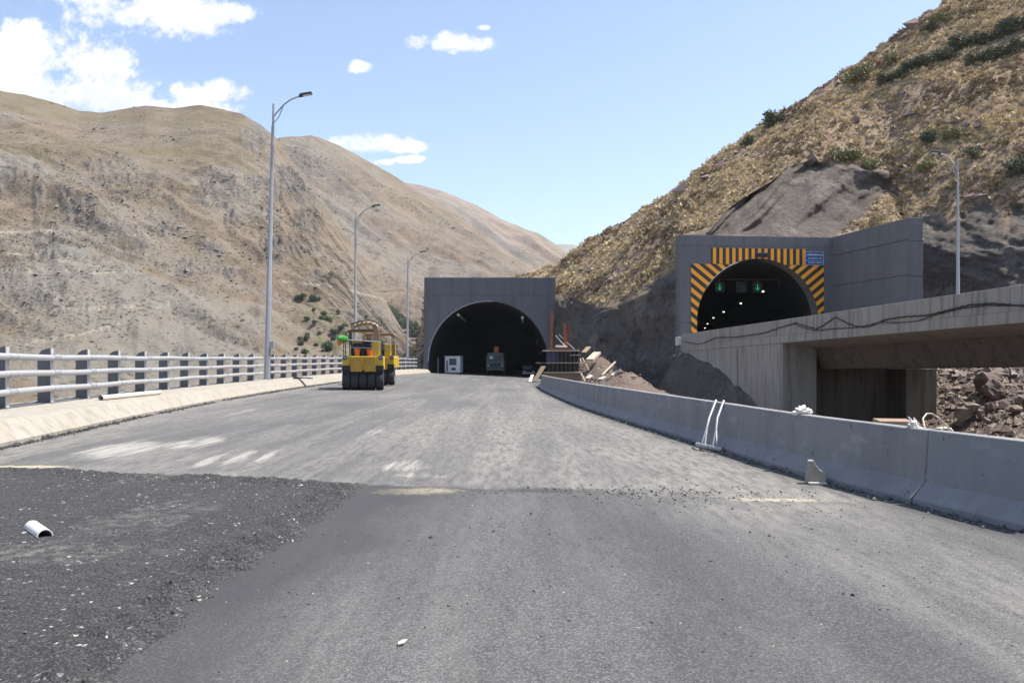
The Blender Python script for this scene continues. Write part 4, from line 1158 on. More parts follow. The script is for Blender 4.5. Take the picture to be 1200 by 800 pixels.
tk = empty('truck', (-2.3, 113.5, rz_at(-2.3, 113.5)), R(-3), 'grey green flat-nosed truck facing out of the far tunnel', 'truck')
cabp = [(-1.25, .95), (-1.28, 1.7), (-1.12, 2.95), (-1.0, 3.08), (1.0, 3.08), (1.12, 2.95), (1.28, 1.7), (1.25, .95)]
MB().prism(cabp, 0, 1.9).build('cab', MAT['truck'], tk, bevel=.06)
ws = MB().prism([(-1.02, 1.95), (-.92, 2.75), (.92, 2.75), (1.02, 1.95)], -.03, .05).build('windscreen', MAT['glass'], tk, bevel=.01)
MB().box((-.55, -.045, 2.4), (.55, .02, .45)).build('painted_glint', MAT['glass_pale'], ws, bevel=.1)  # pale patch on the glass, painted as a reflection
MB().box((0, -.03, 1.35), (1.5, .06, .42)).build('grille', MAT['dark_metal'], tk, bevel=.01)
MB().box((0, -.12, .78), (2.5, .25, .3)).build('bumper', MAT['truck'], tk, bevel=.03)
for q in (-.95, .95): MB().lathe([(0, -.10), (.13, -.10), (.15, -.04), (.15, .02)], 16, lambda x, y, z, q=q: (x + q, z, y + 1.28)).build('headlight', MAT['lamp_glass'], tk, True)
for q in (-1.42, 1.42): MB().box((q, .05, 2.3), (.16, .1, .42)).build('mirror', MAT['dark_metal'], tk, bevel=.02)
MB().box((0, 4.4, 1.8), (2.4, 4.8, 1.7)).build('load_body', MAT['dark_metal'], tk, bevel=.03)
for q in (-1.02, 1.02):
    for yy in (.9, 4.6, 5.8):
        wl = MB().lathe([(.2, -.17), (.46, -.17), (.52, -.1), (.52, .1), (.46, .17), (.2, .17)], 22, lambda x, y, z, q=q, yy=yy: (z + q, x + yy, y + .52)).build('wheel', MAT['tyre'], tk, True)
MB().box((0, 3.4, .85), (1.0, 7, .3)).build('chassis', MAT['dark_metal'], tk)
cr = MB().box((.1, .75, 3.5), (.62, .5, .82)).build('roof_box', MAT['orange'], tk, bevel=.04)
ca = empty('pickup_car', (2.3, 112.5, rz_at(2.3, 112.5)), R(6), 'dark pickup car half hidden in the shade of the far tunnel', 'car')
MB().prism([(-.85, .4), (-.87, .95), (.87, .95), (.85, .4)], 0, 4.3).build('body', MAT['black'], ca, bevel=.06)
MB().prism([(-.78, .94), (-.62, 1.5), (.62, 1.5), (.78, .94)], 1.2, 2.7).build('cabin_top', MAT['black'], ca, bevel=.05)
MB().prism([(-.66, 1.0), (-.56, 1.44), (.56, 1.44), (.66, 1.0)], 1.16, 1.21).build('windscreen', MAT['glass'], ca)
for q in (-.62, .62): MB().box((q, -.02, .72), (.3, .06, .16)).build('headlight', MAT['lamp_glass'], ca, bevel=.02)
MB().box((0, -.05, .48), (1.75, .14, .2)).build('bumper', MAT['flange'], ca, bevel=.02)
for q in (-.75, .75):
    for yy in (.75, 3.5): MB().lathe([(.1, -.11), (.3, -.11), (.34, -.06), (.34, .06), (.3, .11), (.1, .11)], 20, lambda x, y, z, q=q, yy=yy: (z + q, x + yy, y + .34)).build('wheel', MAT['tyre'], ca, True)

# ------------------------------------------------------------------ right tunnel portal
A_, B_ = Vector((14.66, 72, 0)), Vector((28.5, 73.5, 0))
rz2 = math.atan2((B_ - A_).y, (B_ - A_).x); W2 = (B_ - A_).length
p2 = empty('tunnel_portal', A_, rz2, 'raised grey tunnel portal with orange and black hazard stripes and a wing wall', 'tunnel portal', 'tunnel portals')
inv2 = (Matrix.Translation(A_) @ Matrix.Rotation(rz2, 4, 'Z')).inverted()
def loc2(v): return inv2 @ Vector(v)
ac2, zc2, r2 = 7.07, 5.1, 5.55
ZT = 12.66
MB().prism([(0, -1.5), (0, ZT), (W2, ZT), (W2, -1.5)] + arch(ac2, zc2, r2, -1.5), 0, 1.3).build('face_wall', MAT['portal'], p2, bevel=.03)
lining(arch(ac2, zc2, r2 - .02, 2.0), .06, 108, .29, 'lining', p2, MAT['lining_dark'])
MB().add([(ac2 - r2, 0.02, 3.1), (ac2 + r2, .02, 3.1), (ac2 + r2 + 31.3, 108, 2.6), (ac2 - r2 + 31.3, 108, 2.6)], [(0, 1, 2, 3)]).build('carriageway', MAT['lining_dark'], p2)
wp = [loc2((28.36, 74.2, 0)), loc2((30.5, 63.4, 0)), loc2((31.6, 63.5, 0)), loc2((29.75, 74.6, 0))]
wv = [(p.x, p.y, z) for z in (2.0, ZT + .004) for p in wp]
MB().add(wv, [(3, 2, 1, 0), (4, 5, 6, 7), (0, 1, 5, 4), (1, 2, 6, 5), (2, 3, 7, 6), (3, 0, 4, 7)]).build('wing_wall', MAT['portal'], p2, bevel=.03)
for z_ in (5.6, 8.3, 11.0):
    MB().bar(loc2((28.50, 73.4, z_)), loc2((30.48, 63.4, z_)), .05, .02).build('construction_joint', MAT['dark_metal'], p2)
    MB().bar(loc2((30.5, 63.385, z_ - .12)), loc2((31.6, 63.485, z_ - .12)), .02, .05).build('construction_joint', MAT['dark_metal'], p2)
MB().box((.9, -.005, 5.0), (1.76, .02, .04)).build('construction_joint', MAT['dark_metal'], p2)
MB().box((W2 / 2, -.005, 11.75), (W2 - .04, .012, .03)).build('construction_joint', MAT['dark_metal'], p2)
MB().box((-.06, .3, 3.4), (.3, .9, .75)).build('end_block', MAT['pvc'], p2, bevel=.03)
# hazard boards cut to the arch
def arch_z(x):
    d = r2 * r2 - (x - ac2) ** 2
    return zc2 + math.sqrt(d) if d > 0 else zc2
def arch_dx(z): return r2 if z <= zc2 else math.sqrt(max(0, r2 * r2 - (z - zc2) ** 2))
def board(name, lo, hi, mat):
    """ruled strip between two edges, given a 6 cm thickness"""
    n = len(lo); b = MB()
    vs = [(x, -.07, z) for x, z in lo] + [(x, -.07, z) for x, z in hi] + [(x, -.01, z) for x, z in lo] + [(x, -.01, z) for x, z in hi]
    fs = []
    for i in range(n - 1):
        fs += [(i, i + 1, n + i + 1, n + i), (2 * n + i + 1, 2 * n + i, 3 * n + i, 3 * n + i + 1), (i + 1, i, 2 * n + i, 2 * n + i + 1), (n + i, n + i + 1, 3 * n + i + 1, 3 * n + i)]
    fs += [(0, n, 3 * n, 2 * n), (n - 1, 3 * n - 1, 4 * n - 1, 2 * n - 1)]
    b.add(vs, fs)
    return b.build(name, mat, p2)
xs_ = np.linspace(2.80, 11.42, 60)
board('hazard_board', [(x, max(10.16, arch_z(x) + .03)) for x in xs_], [(x, 11.55) for x in xs_], stripes('hazard_stripes_vertical', 0))
zs_ = np.linspace(3.05, 10.13, 60)
board('hazard_board', [(.97, z) for z in zs_], [(ac2 - arch_dx(z) - .03, z) for z in zs_], stripes('hazard_stripes_falling', 1))
board('hazard_board', [(ac2 + arch_dx(z) + .03, z) for z in zs_], [(13.1, z) for z in zs_], stripes('hazard_stripes_rising', -1))

# sign, signals and lamps of the right tunnel
def wl2(x, y, z):
    v = (Matrix.Translation(A_) @ Matrix.Rotation(rz2, 4, 'Z')) @ Vector((x, y, z))
    return v
sg = empty('tunnel_sign', wl2(12.17, -.16, 10.73), rz2, 'blue sign with rows of white script beside the hazard stripes', 'sign')
MB().box((0, 0, 0), (1.68, .05, 1.16)).build('board', MAT['sign'], sg, bevel=.02)
b = MB()
for (x0, z0, x1, z1) in ((-.84, .57, .84, .57), (-.84, -.57, .84, -.57), (-.84, -.57, -.84, .57), (.84, -.57, .84, .57), (-.84, -.2, .84, -.2)):
    b.bar((x0, -.03, z0), (x1, -.03, z1), .02)
b.build('border', MAT['white'], sg)
# the script is too small to read in the photograph: strokes in its place and size
b = MB(); rs = random.Random(5)
def script_row(z, x0, x1, h, gaps):
    x = x0
    while x < x1:
        if any(a < x < c for a, c in gaps): x += .03; continue
        ww = rs.uniform(.035, .09); k = rs.random()
        pts = [(x, -.035, z + rs.uniform(-.1, .1) * h)]
        for q in range(4): pts.append((x + ww * (q + 1) / 4, -.035, z + math.sin(q * 1.6 + k * 6) * h * .4))
        b.tube(pts, .011, 4)
        if k > .6: b.box((x + ww / 2, -.035, z + h * .6), (.022, .01, .022))
        if k < .3: b.box((x, -.035, z + h * .35), (.018, .01, h * .9))
        x += ww + rs.uniform(.0, .02)
script_row(.30, -.72, .76, .16, [(.22, .30)])
script_row(0.0, -.58, .66, .11, [(.30, .40)])
script_row(-.38, -.6, .68, .10, [(.08, .14)])
b.build('lettering', MAT['white'], sg)
sb = empty('warning_light', wl2(7.35, -.14, 10.98), rz2, 'small dark three-lens warning light above the striped arch crown', 'light')
MB().box((0, 0, 0), (1.1, .12, .42)).build('housing', MAT['dark_metal'], sb, bevel=.03)
for q in (-.36, 0, .36): MB().lathe([(0, -.10), (.14, -.10), (.16, -.04), (.16, .0)], 16, lambda x, y, z, q=q: (x + q, z, y)).build('lens', MAT['black'], sb, True)
gp = 4.2
gt = empty('signal_gantry', wl2(0, gp, 0), rz2, 'grey gantry bar across the striped tunnel under its arch crown', 'gantry')
gz = 9.25
MB().tube([(ac2 - 4.1, 0, gz), (ac2 + 3.9, 0, gz)], .05, 8).build('beam', MAT['dark_metal'], gt, True)
for q in (-3.9, 3.75): MB().box((ac2 + q, -.05, gz - .25), (.09, .12, .75)).build('bracket', MAT['dark_metal'], gt)
MB().box((ac2 + .15, .1, gz - .72), (.95, .16, 1.0)).build('matrix_panel', MAT['black'], gt, bevel=.02)
for q in (-.33, .63): MB().box((ac2 + q, .1, gz - .12), (.04, .04, .4)).build('hanger', MAT['dark_metal'], gt)
for q, lb in ((-1.95, 'green arrow lane signal left of the dark panel in the striped tunnel'), (1.7, 'green arrow lane signal right of the dark panel in the striped tunnel')):
    s_ = empty('lane_signal', wl2(ac2 + q, gp - .02, gz - .72), rz2, lb, 'lane signal', 'lane signals in the striped tunnel')
    MB().box((0, .1, 0), (.9, .16, .95)).build('housing', MAT['black'], s_, bevel=.02)
    MB().box((0, .1, .62), (.04, .04, .35)).build('hanger', MAT['galv'], s_)
    ar = MB().bar((0, .005, .26), (0, .005, -.26), .055, .02)
    ar.bar((0, .005, -.27), (-.22, .005, -.04), .06, .02); ar.bar((0, .005, -.27), (.22, .005, -.04), .06, .02)
    ar.build('arrow', MAT['green_arrow'], s_)
for i, (a_, b_, d_) in enumerate(((894, 341, 79.5), (868, 355, 95), (848, 365, 111), (836, 372, 127), (829, 379, 143), (826, 384, 158))):
    p = at(a_, b_, d_)
    l_ = empty('tunnel_lamp', p, 0, ['nearest and brightest', 'second brightest', 'third', 'fourth', 'fifth', 'farthest and faintest'][i] + ' white lamp in the row going into the striped tunnel', 'lamp', 'lamps in the striped tunnel')
    MB().box((0, 0, .1), (.5, .9, .14)).build('housing', MAT['dark_metal'], l_, bevel=.02)
    MB().box((0, -.02, -.06), (.13, .2, .07)).build('diffuser', MAT['tunnel_light'], l_)
fe = empty('fire_cabinet', at(949, 366, 77.5), rz2, 'dark red cabinet at right wall of the striped tunnel', 'cabinet')
MB().box((0, 0, 0), (.5, .3, .8)).build('body', MAT['red_dim'], fe, bevel=.02); MB().box((0, -.16, 0), (.42, .02, .7)).build('door', MAT['red_dim'], fe)

# ------------------------------------------------------------------ bridge deck and abutment
BX0, BS = 23.96, -.13
BN = Vector((1, .13, 0)).normalized()
def bz(Y): return 4.62 - .0168 * (Y - 32)
def bp(Y, off, dz):
    return (BX0 + BS * Y + BN.x * off, Y + BN.y * off, bz(Y) + dz)
def bridge_part(name, sec, y0, y1, mat, parent, step=4.0, bevel=.02):
    ys = np.linspace(y0, y1, max(2, int((y1 - y0) / step) + 1))
    n = len(sec); vs = []; fs = []
    for y in ys:
        for o_, d_ in sec: vs.append(bp(float(y), o_, d_))
    for i in range(len(ys) - 1):
        for k in range(n):
            k2 = (k + 1) % n
            fs.append((i * n + k, i * n + k2, (i + 1) * n + k2, (i + 1) * n + k))
    fs.append(tuple(range(n))); fs.append(tuple((len(ys) - 1) * n + k for k in range(n)))
    return MB().add(vs, fs).build(name, mat, parent, bevel=bevel)
br = empty('bridge', (0, 0, 0), 0, 'raw concrete bridge leading into the striped tunnel from the right', 'bridge')
bridge_part('parapet', [(0, 0), (.34, 0), (.40, -1.0), (0, -1.0)], -14, 71.6, MAT['bridge'], br)
bridge_part('parapet', [(10.7, 0), (11.04, 0), (11.04, -1.0), (10.64, -1.0)], -14, 63, MAT['bridge'], br)
bridge_part('deck', [(-.05, -1.003), (11.09, -1.003), (11.09, -1.48), (8.9, -1.82), (2.15, -1.82), (-.05, -1.48)], -14, 71.6, MAT['bridge'], br)
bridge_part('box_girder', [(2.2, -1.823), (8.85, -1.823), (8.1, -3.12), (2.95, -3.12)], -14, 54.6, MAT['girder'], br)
for y in (20, 28, 36, 44.5, 53.2, 62):
    bridge_part('construction_joint', [(-.004, -.01), (.0, -.01), (.0, -.99), (-.004, -.99)], y, y + .06, MAT['dark_metal'], br, bevel=0)
ab = empty('abutment', (0, 0, 0), 0, 'stained concrete abutment wall carrying the bridge end below the striped tunnel', 'abutment')
def ab_block(name, o0, o1, y0, y1, ztop, mat):
    vs = []
    for z in (0, 1):
        for (y, o_) in ((y0, o0), (y0, o1), (y1, o1), (y1, o0)):
            p = bp(y, o_, ztop)
            vs.append((p[0], p[1], p[2] if z else -5.0))
    return MB().add(vs, [(3, 2, 1, 0), (4, 5, 6, 7), (0, 1, 5, 4), (1, 2, 6, 5), (2, 3, 7, 6), (3, 0, 4, 7)]).build(name, mat, ab, bevel=.02)
ab_block('side_wall', 0.0, 1.0, 53.6, 71.5, -1.483, MAT['bridge'])
ab_block('front_wall', .0, 2.3, 52.4, 53.58, -1.50, MAT['bridge'])
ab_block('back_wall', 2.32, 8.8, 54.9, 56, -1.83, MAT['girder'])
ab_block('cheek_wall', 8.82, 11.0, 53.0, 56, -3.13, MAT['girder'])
for q, (y, dz0) in enumerate(((59.4, -1.5), (65.2, -1.5))):
    p0 = bp(y, -.004, dz0); p1 = bp(y, -.004, -7)
    MB().bar(p0, (p0[0], p0[1], -3), .03, .05).build('panel_joint', MAT['dark_metal'], ab)
def on_parapet(px, py, out=-.05):
    U = (px - CX) / F
    Y = BX0 / (U - BS)
    return (BX0 + BS * Y + out, Y, CZ + (HY - py) / F * Y)
def z6(pts): return [(780 + x / 2.857, 320 + y / 2.857) for x, y in pts]
c1 = z6([(62, 228), (90, 234), (115, 238), (140, 230), (165, 217), (195, 214), (230, 215), (280, 208), (330, 201), (385, 182), (440, 166), (475, 179), (510, 187), (545, 165), (572, 146), (595, 160), (620, 172), (650, 180), (680, 181), (710, 168), (740, 155), (800, 146), (880, 141), (960, 121), (1020, 106), (1100, 101), (1200, 110), (1300, 118), (1420, 96)])
c2 = z6([(385, 183), (430, 168), (460, 182), (500, 192), (560, 186), (640, 183), (720, 164), (790, 166), (850, 160), (910, 138), (1000, 117), (1080, 108), (1150, 109), (1250, 104), (1400, 120)])
for c_, lb, r_ in ((c1, 'long black cable draped in swags along the bridge parapet', .035), (c2, 'second thinner black cable sagging under the long one on the parapet', .022)):
    xs = [p[0] for p in c_]; ys = [p[1] for p in c_]
    tt = np.linspace(xs[0], xs[-1], 120)
    o = MB().tube([on_parapet(t, float(np.interp(t, xs, ys)) + .5 * math.sin(t * .9)) for t in tt], r_, 6).build('cable', MAT['cable'], None, True)
    tag(o, lb, 'cable', 'cables on the bridge parapet')
lp = at(1122.5, 345, 50.8)
make_lamp((lp.x, lp.y, bz(51) - 1.0), 10.75, 0, 'slim grey lamp post on the far side of the concrete bridge', None, 1.45, R(180), False, .13, .42)
fl = empty('floodlight', at(848, 455, 58.4), 0, 'small lit yellow floodlight on the abutment wall', 'floodlight')
fl.location = on_parapet(848, 455, -.12)
MB().box((0, 0, 0), (.16, .34, .42)).build('housing', MAT['dark_metal'], fl, bevel=.02); MB().box((-.09, -.02, 0), (.03, .24, .30)).build('lens', MAT['yellow_light'], fl)
pp = at(797, 417.5, 73.0)
o = MB().tube([(pp.x - .9, pp.y - .9, pp.z - .05), (pp.x + .9, pp.y + 1.2, pp.z + .05)], [.17, .17], 14, False).build('drain_pipe', MAT['pvc'], None, True)
tag(o, 'pale drain pipe stub sticking out of the dark rock cut', 'pipe')
# ------------------------------------------------------------------ pneumatic rollers
def tyre(parent, x, y, r=.54, w_=.36, name='tyre'):
    prof = [(r * .55, -w_ / 2 + .02), (r * .86, -w_ / 2), (r * .97, -w_ / 2 + .03), (r, -w_ / 2 + .07), (r, w_ / 2 - .07), (r * .97, w_ / 2 - .03), (r * .86, w_ / 2), (r * .55, w_ / 2 - .02)]
    fr = lambda a, b, c: (x + c, y + a, r + b)
    t = MB().lathe(prof, 30, fr).build(name, MAT['tyre'], parent, True)
    MB().lathe([(0, w_ / 2 - .10), (r * .2, w_ / 2 - .06), (r * .5, w_ / 2 - .05), (r * .56, w_ / 2 - .015)], 24, fr).build('rim', MAT['tyre_side'], t, True)
    return t
def roller(loc, rz, label, first):
    r_ = empty('pneumatic_roller', loc, rz, label, 'road roller', 'yellow rollers parked by the kerb')
    for x in (-.93, -.465, 0, .465, .93): tyre(r_, x, .54, .56, .445)
    for x in (-.70, -.23, .23, .70): tyre(r_, x, 4.0)
    body = [(-1.14, 1.14), (-1.14, 1.86), (-1.08, 1.93), (1.08, 1.93), (1.14, 1.86), (1.14, 1.14)]
    MB().prism(body, .02, 4.5).build('body', MAT['yellow'], r_, bevel=.03)
    MB().box((0, .62, 1.10), (2.27, 1.12, .26)).build('wheel_guard', MAT['black'], r_)
    MB().box((0, 2.3, .95), (1.5, 1.6, .8)).build('ballast_tank', MAT['black'], r_, bevel=.05)
    for x in (-.38, .38): MB().box((x + .02, -.04, 1.47), (.64, .12, .84)).build('rear_panel', MAT['yellow_dirty'], r_, bevel=.02)
    for x in (-.93, .93): MB().box((x, -.02, 1.27), (.46, .1, .26)).build('rear_dark_band', MAT['black'], r_, bevel=.01)  # black band set proud of each lower rear corner
    for x in (-1.0, 1.0):
        d = MB().lathe([(0, -.10), (.12, -.10), (.135, -.07), (.135, -.02)], 20, lambda a, b, c, x=x: (x + a * 1.0, c - .0, 1.84 + b)).build('round_badge', MAT['blue_disc'], r_, True)
        MB().box((x, -.106, 1.84), (.15, .01, .035)).build('badge_lettering', MAT['flange'], d)
    # platform rail
    for x in (-1.06, -.02, 1.02): MB().tube([(x, .06, 1.92), (x, .06, 2.82)], .028, 8).build('rail_post', MAT['dark_metal'], r_, True)
    MB().tube([(-1.06, .06, 2.84), (1.06, .06, 2.72)], .034, 8).build('hand_rail', MAT['galv'], r_, True)
    MB().tube([(-1.06, .06, 2.42), (1.06, .06, 2.36)], .022, 8).build('hand_rail', MAT['galv'], r_, True)
    for x in (-1.06, 1.06): MB().tube([(x, .06, 2.80), (x, 1.6, 2.80), (x, 1.65, 1.93)], .026, 8).build('hand_rail', MAT['dark_metal'], r_, True)
    # engine hood, control console, seat
    MB().prism([(-.68, 1.93), (-.68, 2.48), (-.52, 2.66), (.32, 2.66), (.46, 2.48), (.46, 1.93)], .45, 2.0).build('engine_hood', MAT['black'], r_, bevel=.05)
    MB().box((.70, .5, 2.33), (.42, .5, .78)).build('control_console', MAT['yellow'], r_, bevel=.04)
    sd = MB().box((.1, 2.6, 2.3), (.55, .5, .14)).build('seat', MAT['black'], r_, bevel=.05)
    MB().box((.1, 2.38, 2.62), (.55, .12, .55)).build('seat_back', MAT['black'], sd, bevel=.05)
    sw = []
    for i in range(21): sw.append((.1 + .22 * math.cos(2 * PI * i / 20), 3.15 + .1 * math.sin(2 * PI * i / 20), 2.82 + .17 * math.sin(2 * PI * i / 20)))
    MB().tube(sw, .018, 6).build('steering_wheel', MAT['black'], r_, True)
    MB().prism([(-.9, 1.93), (-.9, 2.75), (-.8, 2.85), (.8, 2.85), (.9, 2.75), (.9, 1.93)], 3.5, 4.5).build('front_hood', MAT['yellow'], r_, bevel=.06)
    MB().tube([(-.75, 1.2, 2.6), (-.75, 1.2, 3.1)], .04, 8).build('exhaust', MAT['dark_metal'], r_, True)
    if first:
        cp = [(.55, 2.75), (.58, 3.3), (.50, 3.62), (.30, 3.82), (.34, 3.90), (.62, 3.78), (.86, 3.5), (.93, 3.2), (.92, 2.75)]
        MB().prism(cp, .25, .75).build('canopy_post', MAT['tarp'], r_, bevel=.03)
        # sagging tarp roof over a bent bar
        n, m_ = 22, 9
        vs = []
        for i in range(n):
            for k in range(m_):
                x = -.62 + 1.42 * i / (n - 1); y = .15 + 1.9 * k / (m_ - 1)
                z = 3.66 + .20 * math.sin(PI * (i / (n - 1)) ** 1.2) + .06 * math.sin(i * 1.7 + k) + .04 * math.sin(k * 2.1)
                vs.append((x, y, z))
        fs = [(i * m_ + k, i * m_ + k + 1, (i + 1) * m_ + k + 1, (i + 1) * m_ + k) for i in range(n - 1) for k in range(m_ - 1)]
        c = MB().add(vs, fs).build('canopy', MAT['tarp_pale'], r_, True)
        so_ = c.modifiers.new('thickness', 'SOLIDIFY'); so_.thickness = .05
        MB().tube([(-.66, .12, 3.72), (-.2, .12, 3.86), (.3, .10, 3.95), (.7, .10, 3.86), (1.0, .10, 3.62)], .035, 8).build('canopy_bar', MAT['black'], r_, True)
        MB().tube([(-.62, .12, 3.70), (-.66, .1, 3.3), (-.74, .08, 2.84)], .016, 6).build('rope', MAT['black'], r_, True)
    for x in (-.85, .85):
        for y in (2.0, 3.4): MB().tube([(x, y, 1.93), (x, y, 3.38)], .03, 8).build('canopy_leg', MAT['dark_metal'], r_, True)
    MB().prism([(-1.02, 3.34), (-.9, 3.48), (.9, 3.52), (1.1, 3.36), (.9, 3.38), (-.85, 3.38)], 1.7, 3.8).build('roof', MAT['tarp'], r_, bevel=.02)
    MB().box((-1.05, 1.75, 3.2), (.14, .1, .36)).build('roof_flap', MAT['tarp'], r_, bevel=.02)
    return r_
RL = Vector((-8.38, 46.4, 0)); RL.z = rz_at(RL.x, RL.y)
ra = R(7.5)
roller(RL, ra, 'front yellow pneumatic roller with black tyres and a ragged brown canopy', True)
r2p = Vector((-8.95, 54.6, 0)); r2p.z = rz_at(r2p.x, r2p.y) + .03
roller(r2p, R(3.5), 'second yellow roller parked directly ahead of the ragged-canopied roller', False)
def on_roller(x, y, z):
    return (Matrix.Translation(RL) @ Matrix.Rotation(ra, 4, 'Z')) @ Vector((x, y, z))
def bucket(loc, h, label):
    b = empty('bucket', loc, 0, label, 'bucket', 'orange buckets on the roller')
    MB().lathe([(0, 0), (.125, 0), (.175, h), (.185, h), (.185, h - .03), (.165, h - .03), (.12, .02), (0, .02)], 22).build('body', MAT['orange'], b, True)
    MB().tube([(-.17, 0, h - .02), (-.13, -.02, h + .08), (0, -.03, h + .13), (.13, -.02, h + .08), (.17, 0, h - .02)], .008, 6).build('handle', MAT['dark_metal'], b, True)
bucket(on_roller(-.32, .26, 1.935), .42, 'bright orange bucket standing left on the rear of the roller')
bucket(on_roller(.36, .24, 1.935), .38, 'duller orange bucket standing right on the rear of the roller')
def blob(name, loc, dims, seed, mat, label, cat, amp=.25, n=(22, 14), parent=None, freq=2.2):
    vs = []; fs = []
    nu, nv = n
    for j in range(nv + 1):
        ph = PI * j / nv
        for i in range(nu):
            th = 2 * PI * i / nu
            d = np.array([math.sin(ph) * math.cos(th), math.sin(ph) * math.sin(th), math.cos(ph)])
            q = 1 + amp * float(fbm(d[0] * freq + seed, d[1] * freq, d[2] * freq, 4, seed)) * 1.6
            vs.append((d[0] * q * dims[0] / 2, d[1] * q * dims[1] / 2, (d[2] * q * .5 + .46) * dims[2]))
    for j in range(nv):
        for i in range(nu):
            i2 = (i + 1) % nu
            fs.append((j * nu + i, j * nu + i2, (j + 1) * nu + i2, (j + 1) * nu + i))
    o = MB().add(vs, fs).build(name, mat, parent, True, loc=loc)
    return tag(o, label, cat) if label else o
hc = empty('cloth_bundle', on_roller(-1.12, .05, 2.70), 0, 'green cloth bundle with an orange fold over the roller rail corner', 'cloth')
blob('green_cloth', (-.02, 0, .05), (.62, .42, .34), 3, MAT['green_cloth'], None, None, .2, parent=hc)
blob('orange_fold', (-.17, -.02, -.16), (.30, .24, .26), 5, MAT['orange'], None, None, .2, parent=hc)

# ------------------------------------------------------------------ formwork and beams right of the far portal
DF = 82.0
def fw(px, py, d=DF): return at(px, py, d)
ft = empty('formwork_stack', fw(660, 440), 0, 'stacked timber and rebar formwork panels beside the far tunnel portal', 'formwork')
ftm = Matrix.Translation(ft.location).inverted()
def fbox(name, x0, y0, x1, y1, d0, d1, mat, par=ft, m_=None):
    a = fw(x0, y1, d0); b = fw(x1, y0, d0)
    c = Vector(((a.x + b.x) / 2, (d0 + d1) / 2, (a.z + b.z) / 2)); dm = (b.x - a.x, d1 - d0, b.z - a.z)
    if par is not None: c = c - par.location
    return MB().box(c, dm).build(name, mat, par, bevel=.01)
fbox('base_board', 639, 437.5, 680, 452, 81.6, 82.0, MAT['wood'])
fbox('core', 642, 411.5, 678, 452, 82.2, 84.5, MAT['dark_metal'])
fbox('blue_sheet', 640.5, 412.5, 652, 423.5, 81.9, 82.15, MAT['blue_sheet'])
fbox('dark_sheet', 652.3, 412.5, 666, 423.5, 81.9, 82.15, MAT['black'])
fbox('dark_sheet', 641, 426, 665.5, 435, 81.9, 82.15, MAT['black'])
fbox('end_panel', 667.5, 409.5, 679, 434.5, 81.9, 82.15, MAT['black'])
for (a, b, c, d, mt) in ((636, 410.3, 680, 411.6, 'wood_pale'), (633, 424.6, 679, 425.6, 'wood_pale'), (637, 435.8, 681, 437.2, 'wood_pale'), (668, 415.5, 680, 416.4, 'wood_pale'), (628, 424.5, 640, 426, 'wood'), (645, 408.5, 668, 410.2, 'rust')):
    fbox('ledge_plank', a, b, c, d, 81.3, 82.4, MAT[mt])
for x in np.linspace(643, 678, 8):
    MB().tube([Vector(fw(x, 435)) - ft.location - Vector((0, .22, 0)), Vector(fw(x + random.uniform(-.3, .3), 409 + random.uniform(-2, 1))) - ft.location - Vector((0, .22, 0))], .018, 6).build('rebar', MAT['wood'], ft, True)
def ibeam(a, b, w_, label):
    a, b = Vector(a), Vector(b); r_ = empty('steel_beam', a, 0, label, 'steel beam', 'rusty beams beside the far portal')
    t = b - a
    prof = [(-.5, -.5), (.5, -.5), (.5, -.38), (.08, -.38), (.08, .38), (.5, .38), (.5, .5), (-.5, .5), (-.5, .38), (-.08, .38), (-.08, -.38), (-.5, -.38)]
    MB().prism([(p * w_, q * w_) for p, q in prof], 0, 1, lambda u_, v_, k: (t.x * k + u_, t.y * k + v_, t.z * k)).build('section', MAT['rust'], r_)
    MB().box((0, 0, .015), (w_ * 1.5, w_ * 1.5, .03)).build('base_plate', MAT['rust'], r_)
ibeam(fw(646, 411, 82.6), fw(646.6, 365, 82.8), .30, 'taller rusty steel beam standing against the far portal face')
ibeam(fw(663, 411, 82.8), fw(661.5, 379, 83), .30, 'shorter rusty steel beam standing right of the tallest one')
ibeam(fw(665.5, 411, 83.6), fw(667, 381, 83.6), .22, 'thin rusty steel beam close behind the shorter beam')
def plank(x0, y0, d0, x1, y1, d1, w_, t_, mat, label, grp='broken boards on the rubble heap', name='plank'):
    a, b = Vector(at(x0, y0, d0)), Vector(at(x1, y1, d1))
    c = (a + b) / 2; q = (b - a).to_track_quat('Z', 'Y').to_matrix()
    o = MB().box((0, 0, 0), (w_, t_, (b - a).length), q).build(name, MAT[mat], None, bevel=.008, loc=c)
    return tag(o, label, 'plank', grp)
plank(651, 393, 82.9, 663, 406, 82.6, .07, .07, 'white_plastic', 'upper pale rod leaning right between the two rusty beams', 'rods among the rusty beams', 'rod')
plank(655, 392, 83.1, 674, 410, 82.7, .06, .06, 'white_plastic', 'longest pale rod leaning right behind the shorter rusty beam', 'rods among the rusty beams', 'rod')
plank(651, 405.5, 82.2, 664, 406, 82.6, .3, .18, 'plaster', 'white block lying on top of the formwork stack', 'rods among the rusty beams', 'block')
plank(680, 420, 81, 683.5, 436, 80, .10, .10, 'wood_pale', 'pale prop standing at the right end of the formwork stack')
plank(682.5, 419, 81, 690, 433.5, 79, .12, .05, 'wood', 'dark narrow board leaning right of the formwork stack')
plank(681, 437, 79, 687, 449, 76, .16, .06, 'wood', 'dark board sloping down to the barrier from the formwork stack')
plank(626, 447, 80, 637, 429, 81, .55, .1, 'wood', 'wide dark board leaning left against the formwork stack')
plank(612.5, 446, 80, 624, 441, 80.5, .10, .06, 'wood_pale', 'pale stick lying on the road left of the formwork stack')
plank(621, 447, 79.8, 624, 439, 80.5, .30, .05, 'white_plastic', 'white board propped at the foot of the formwork stack')
plank(623, 440, 81.5, 640, 446, 81, .10, .06, 'wood', 'brown stick at the foot of the formwork stack')
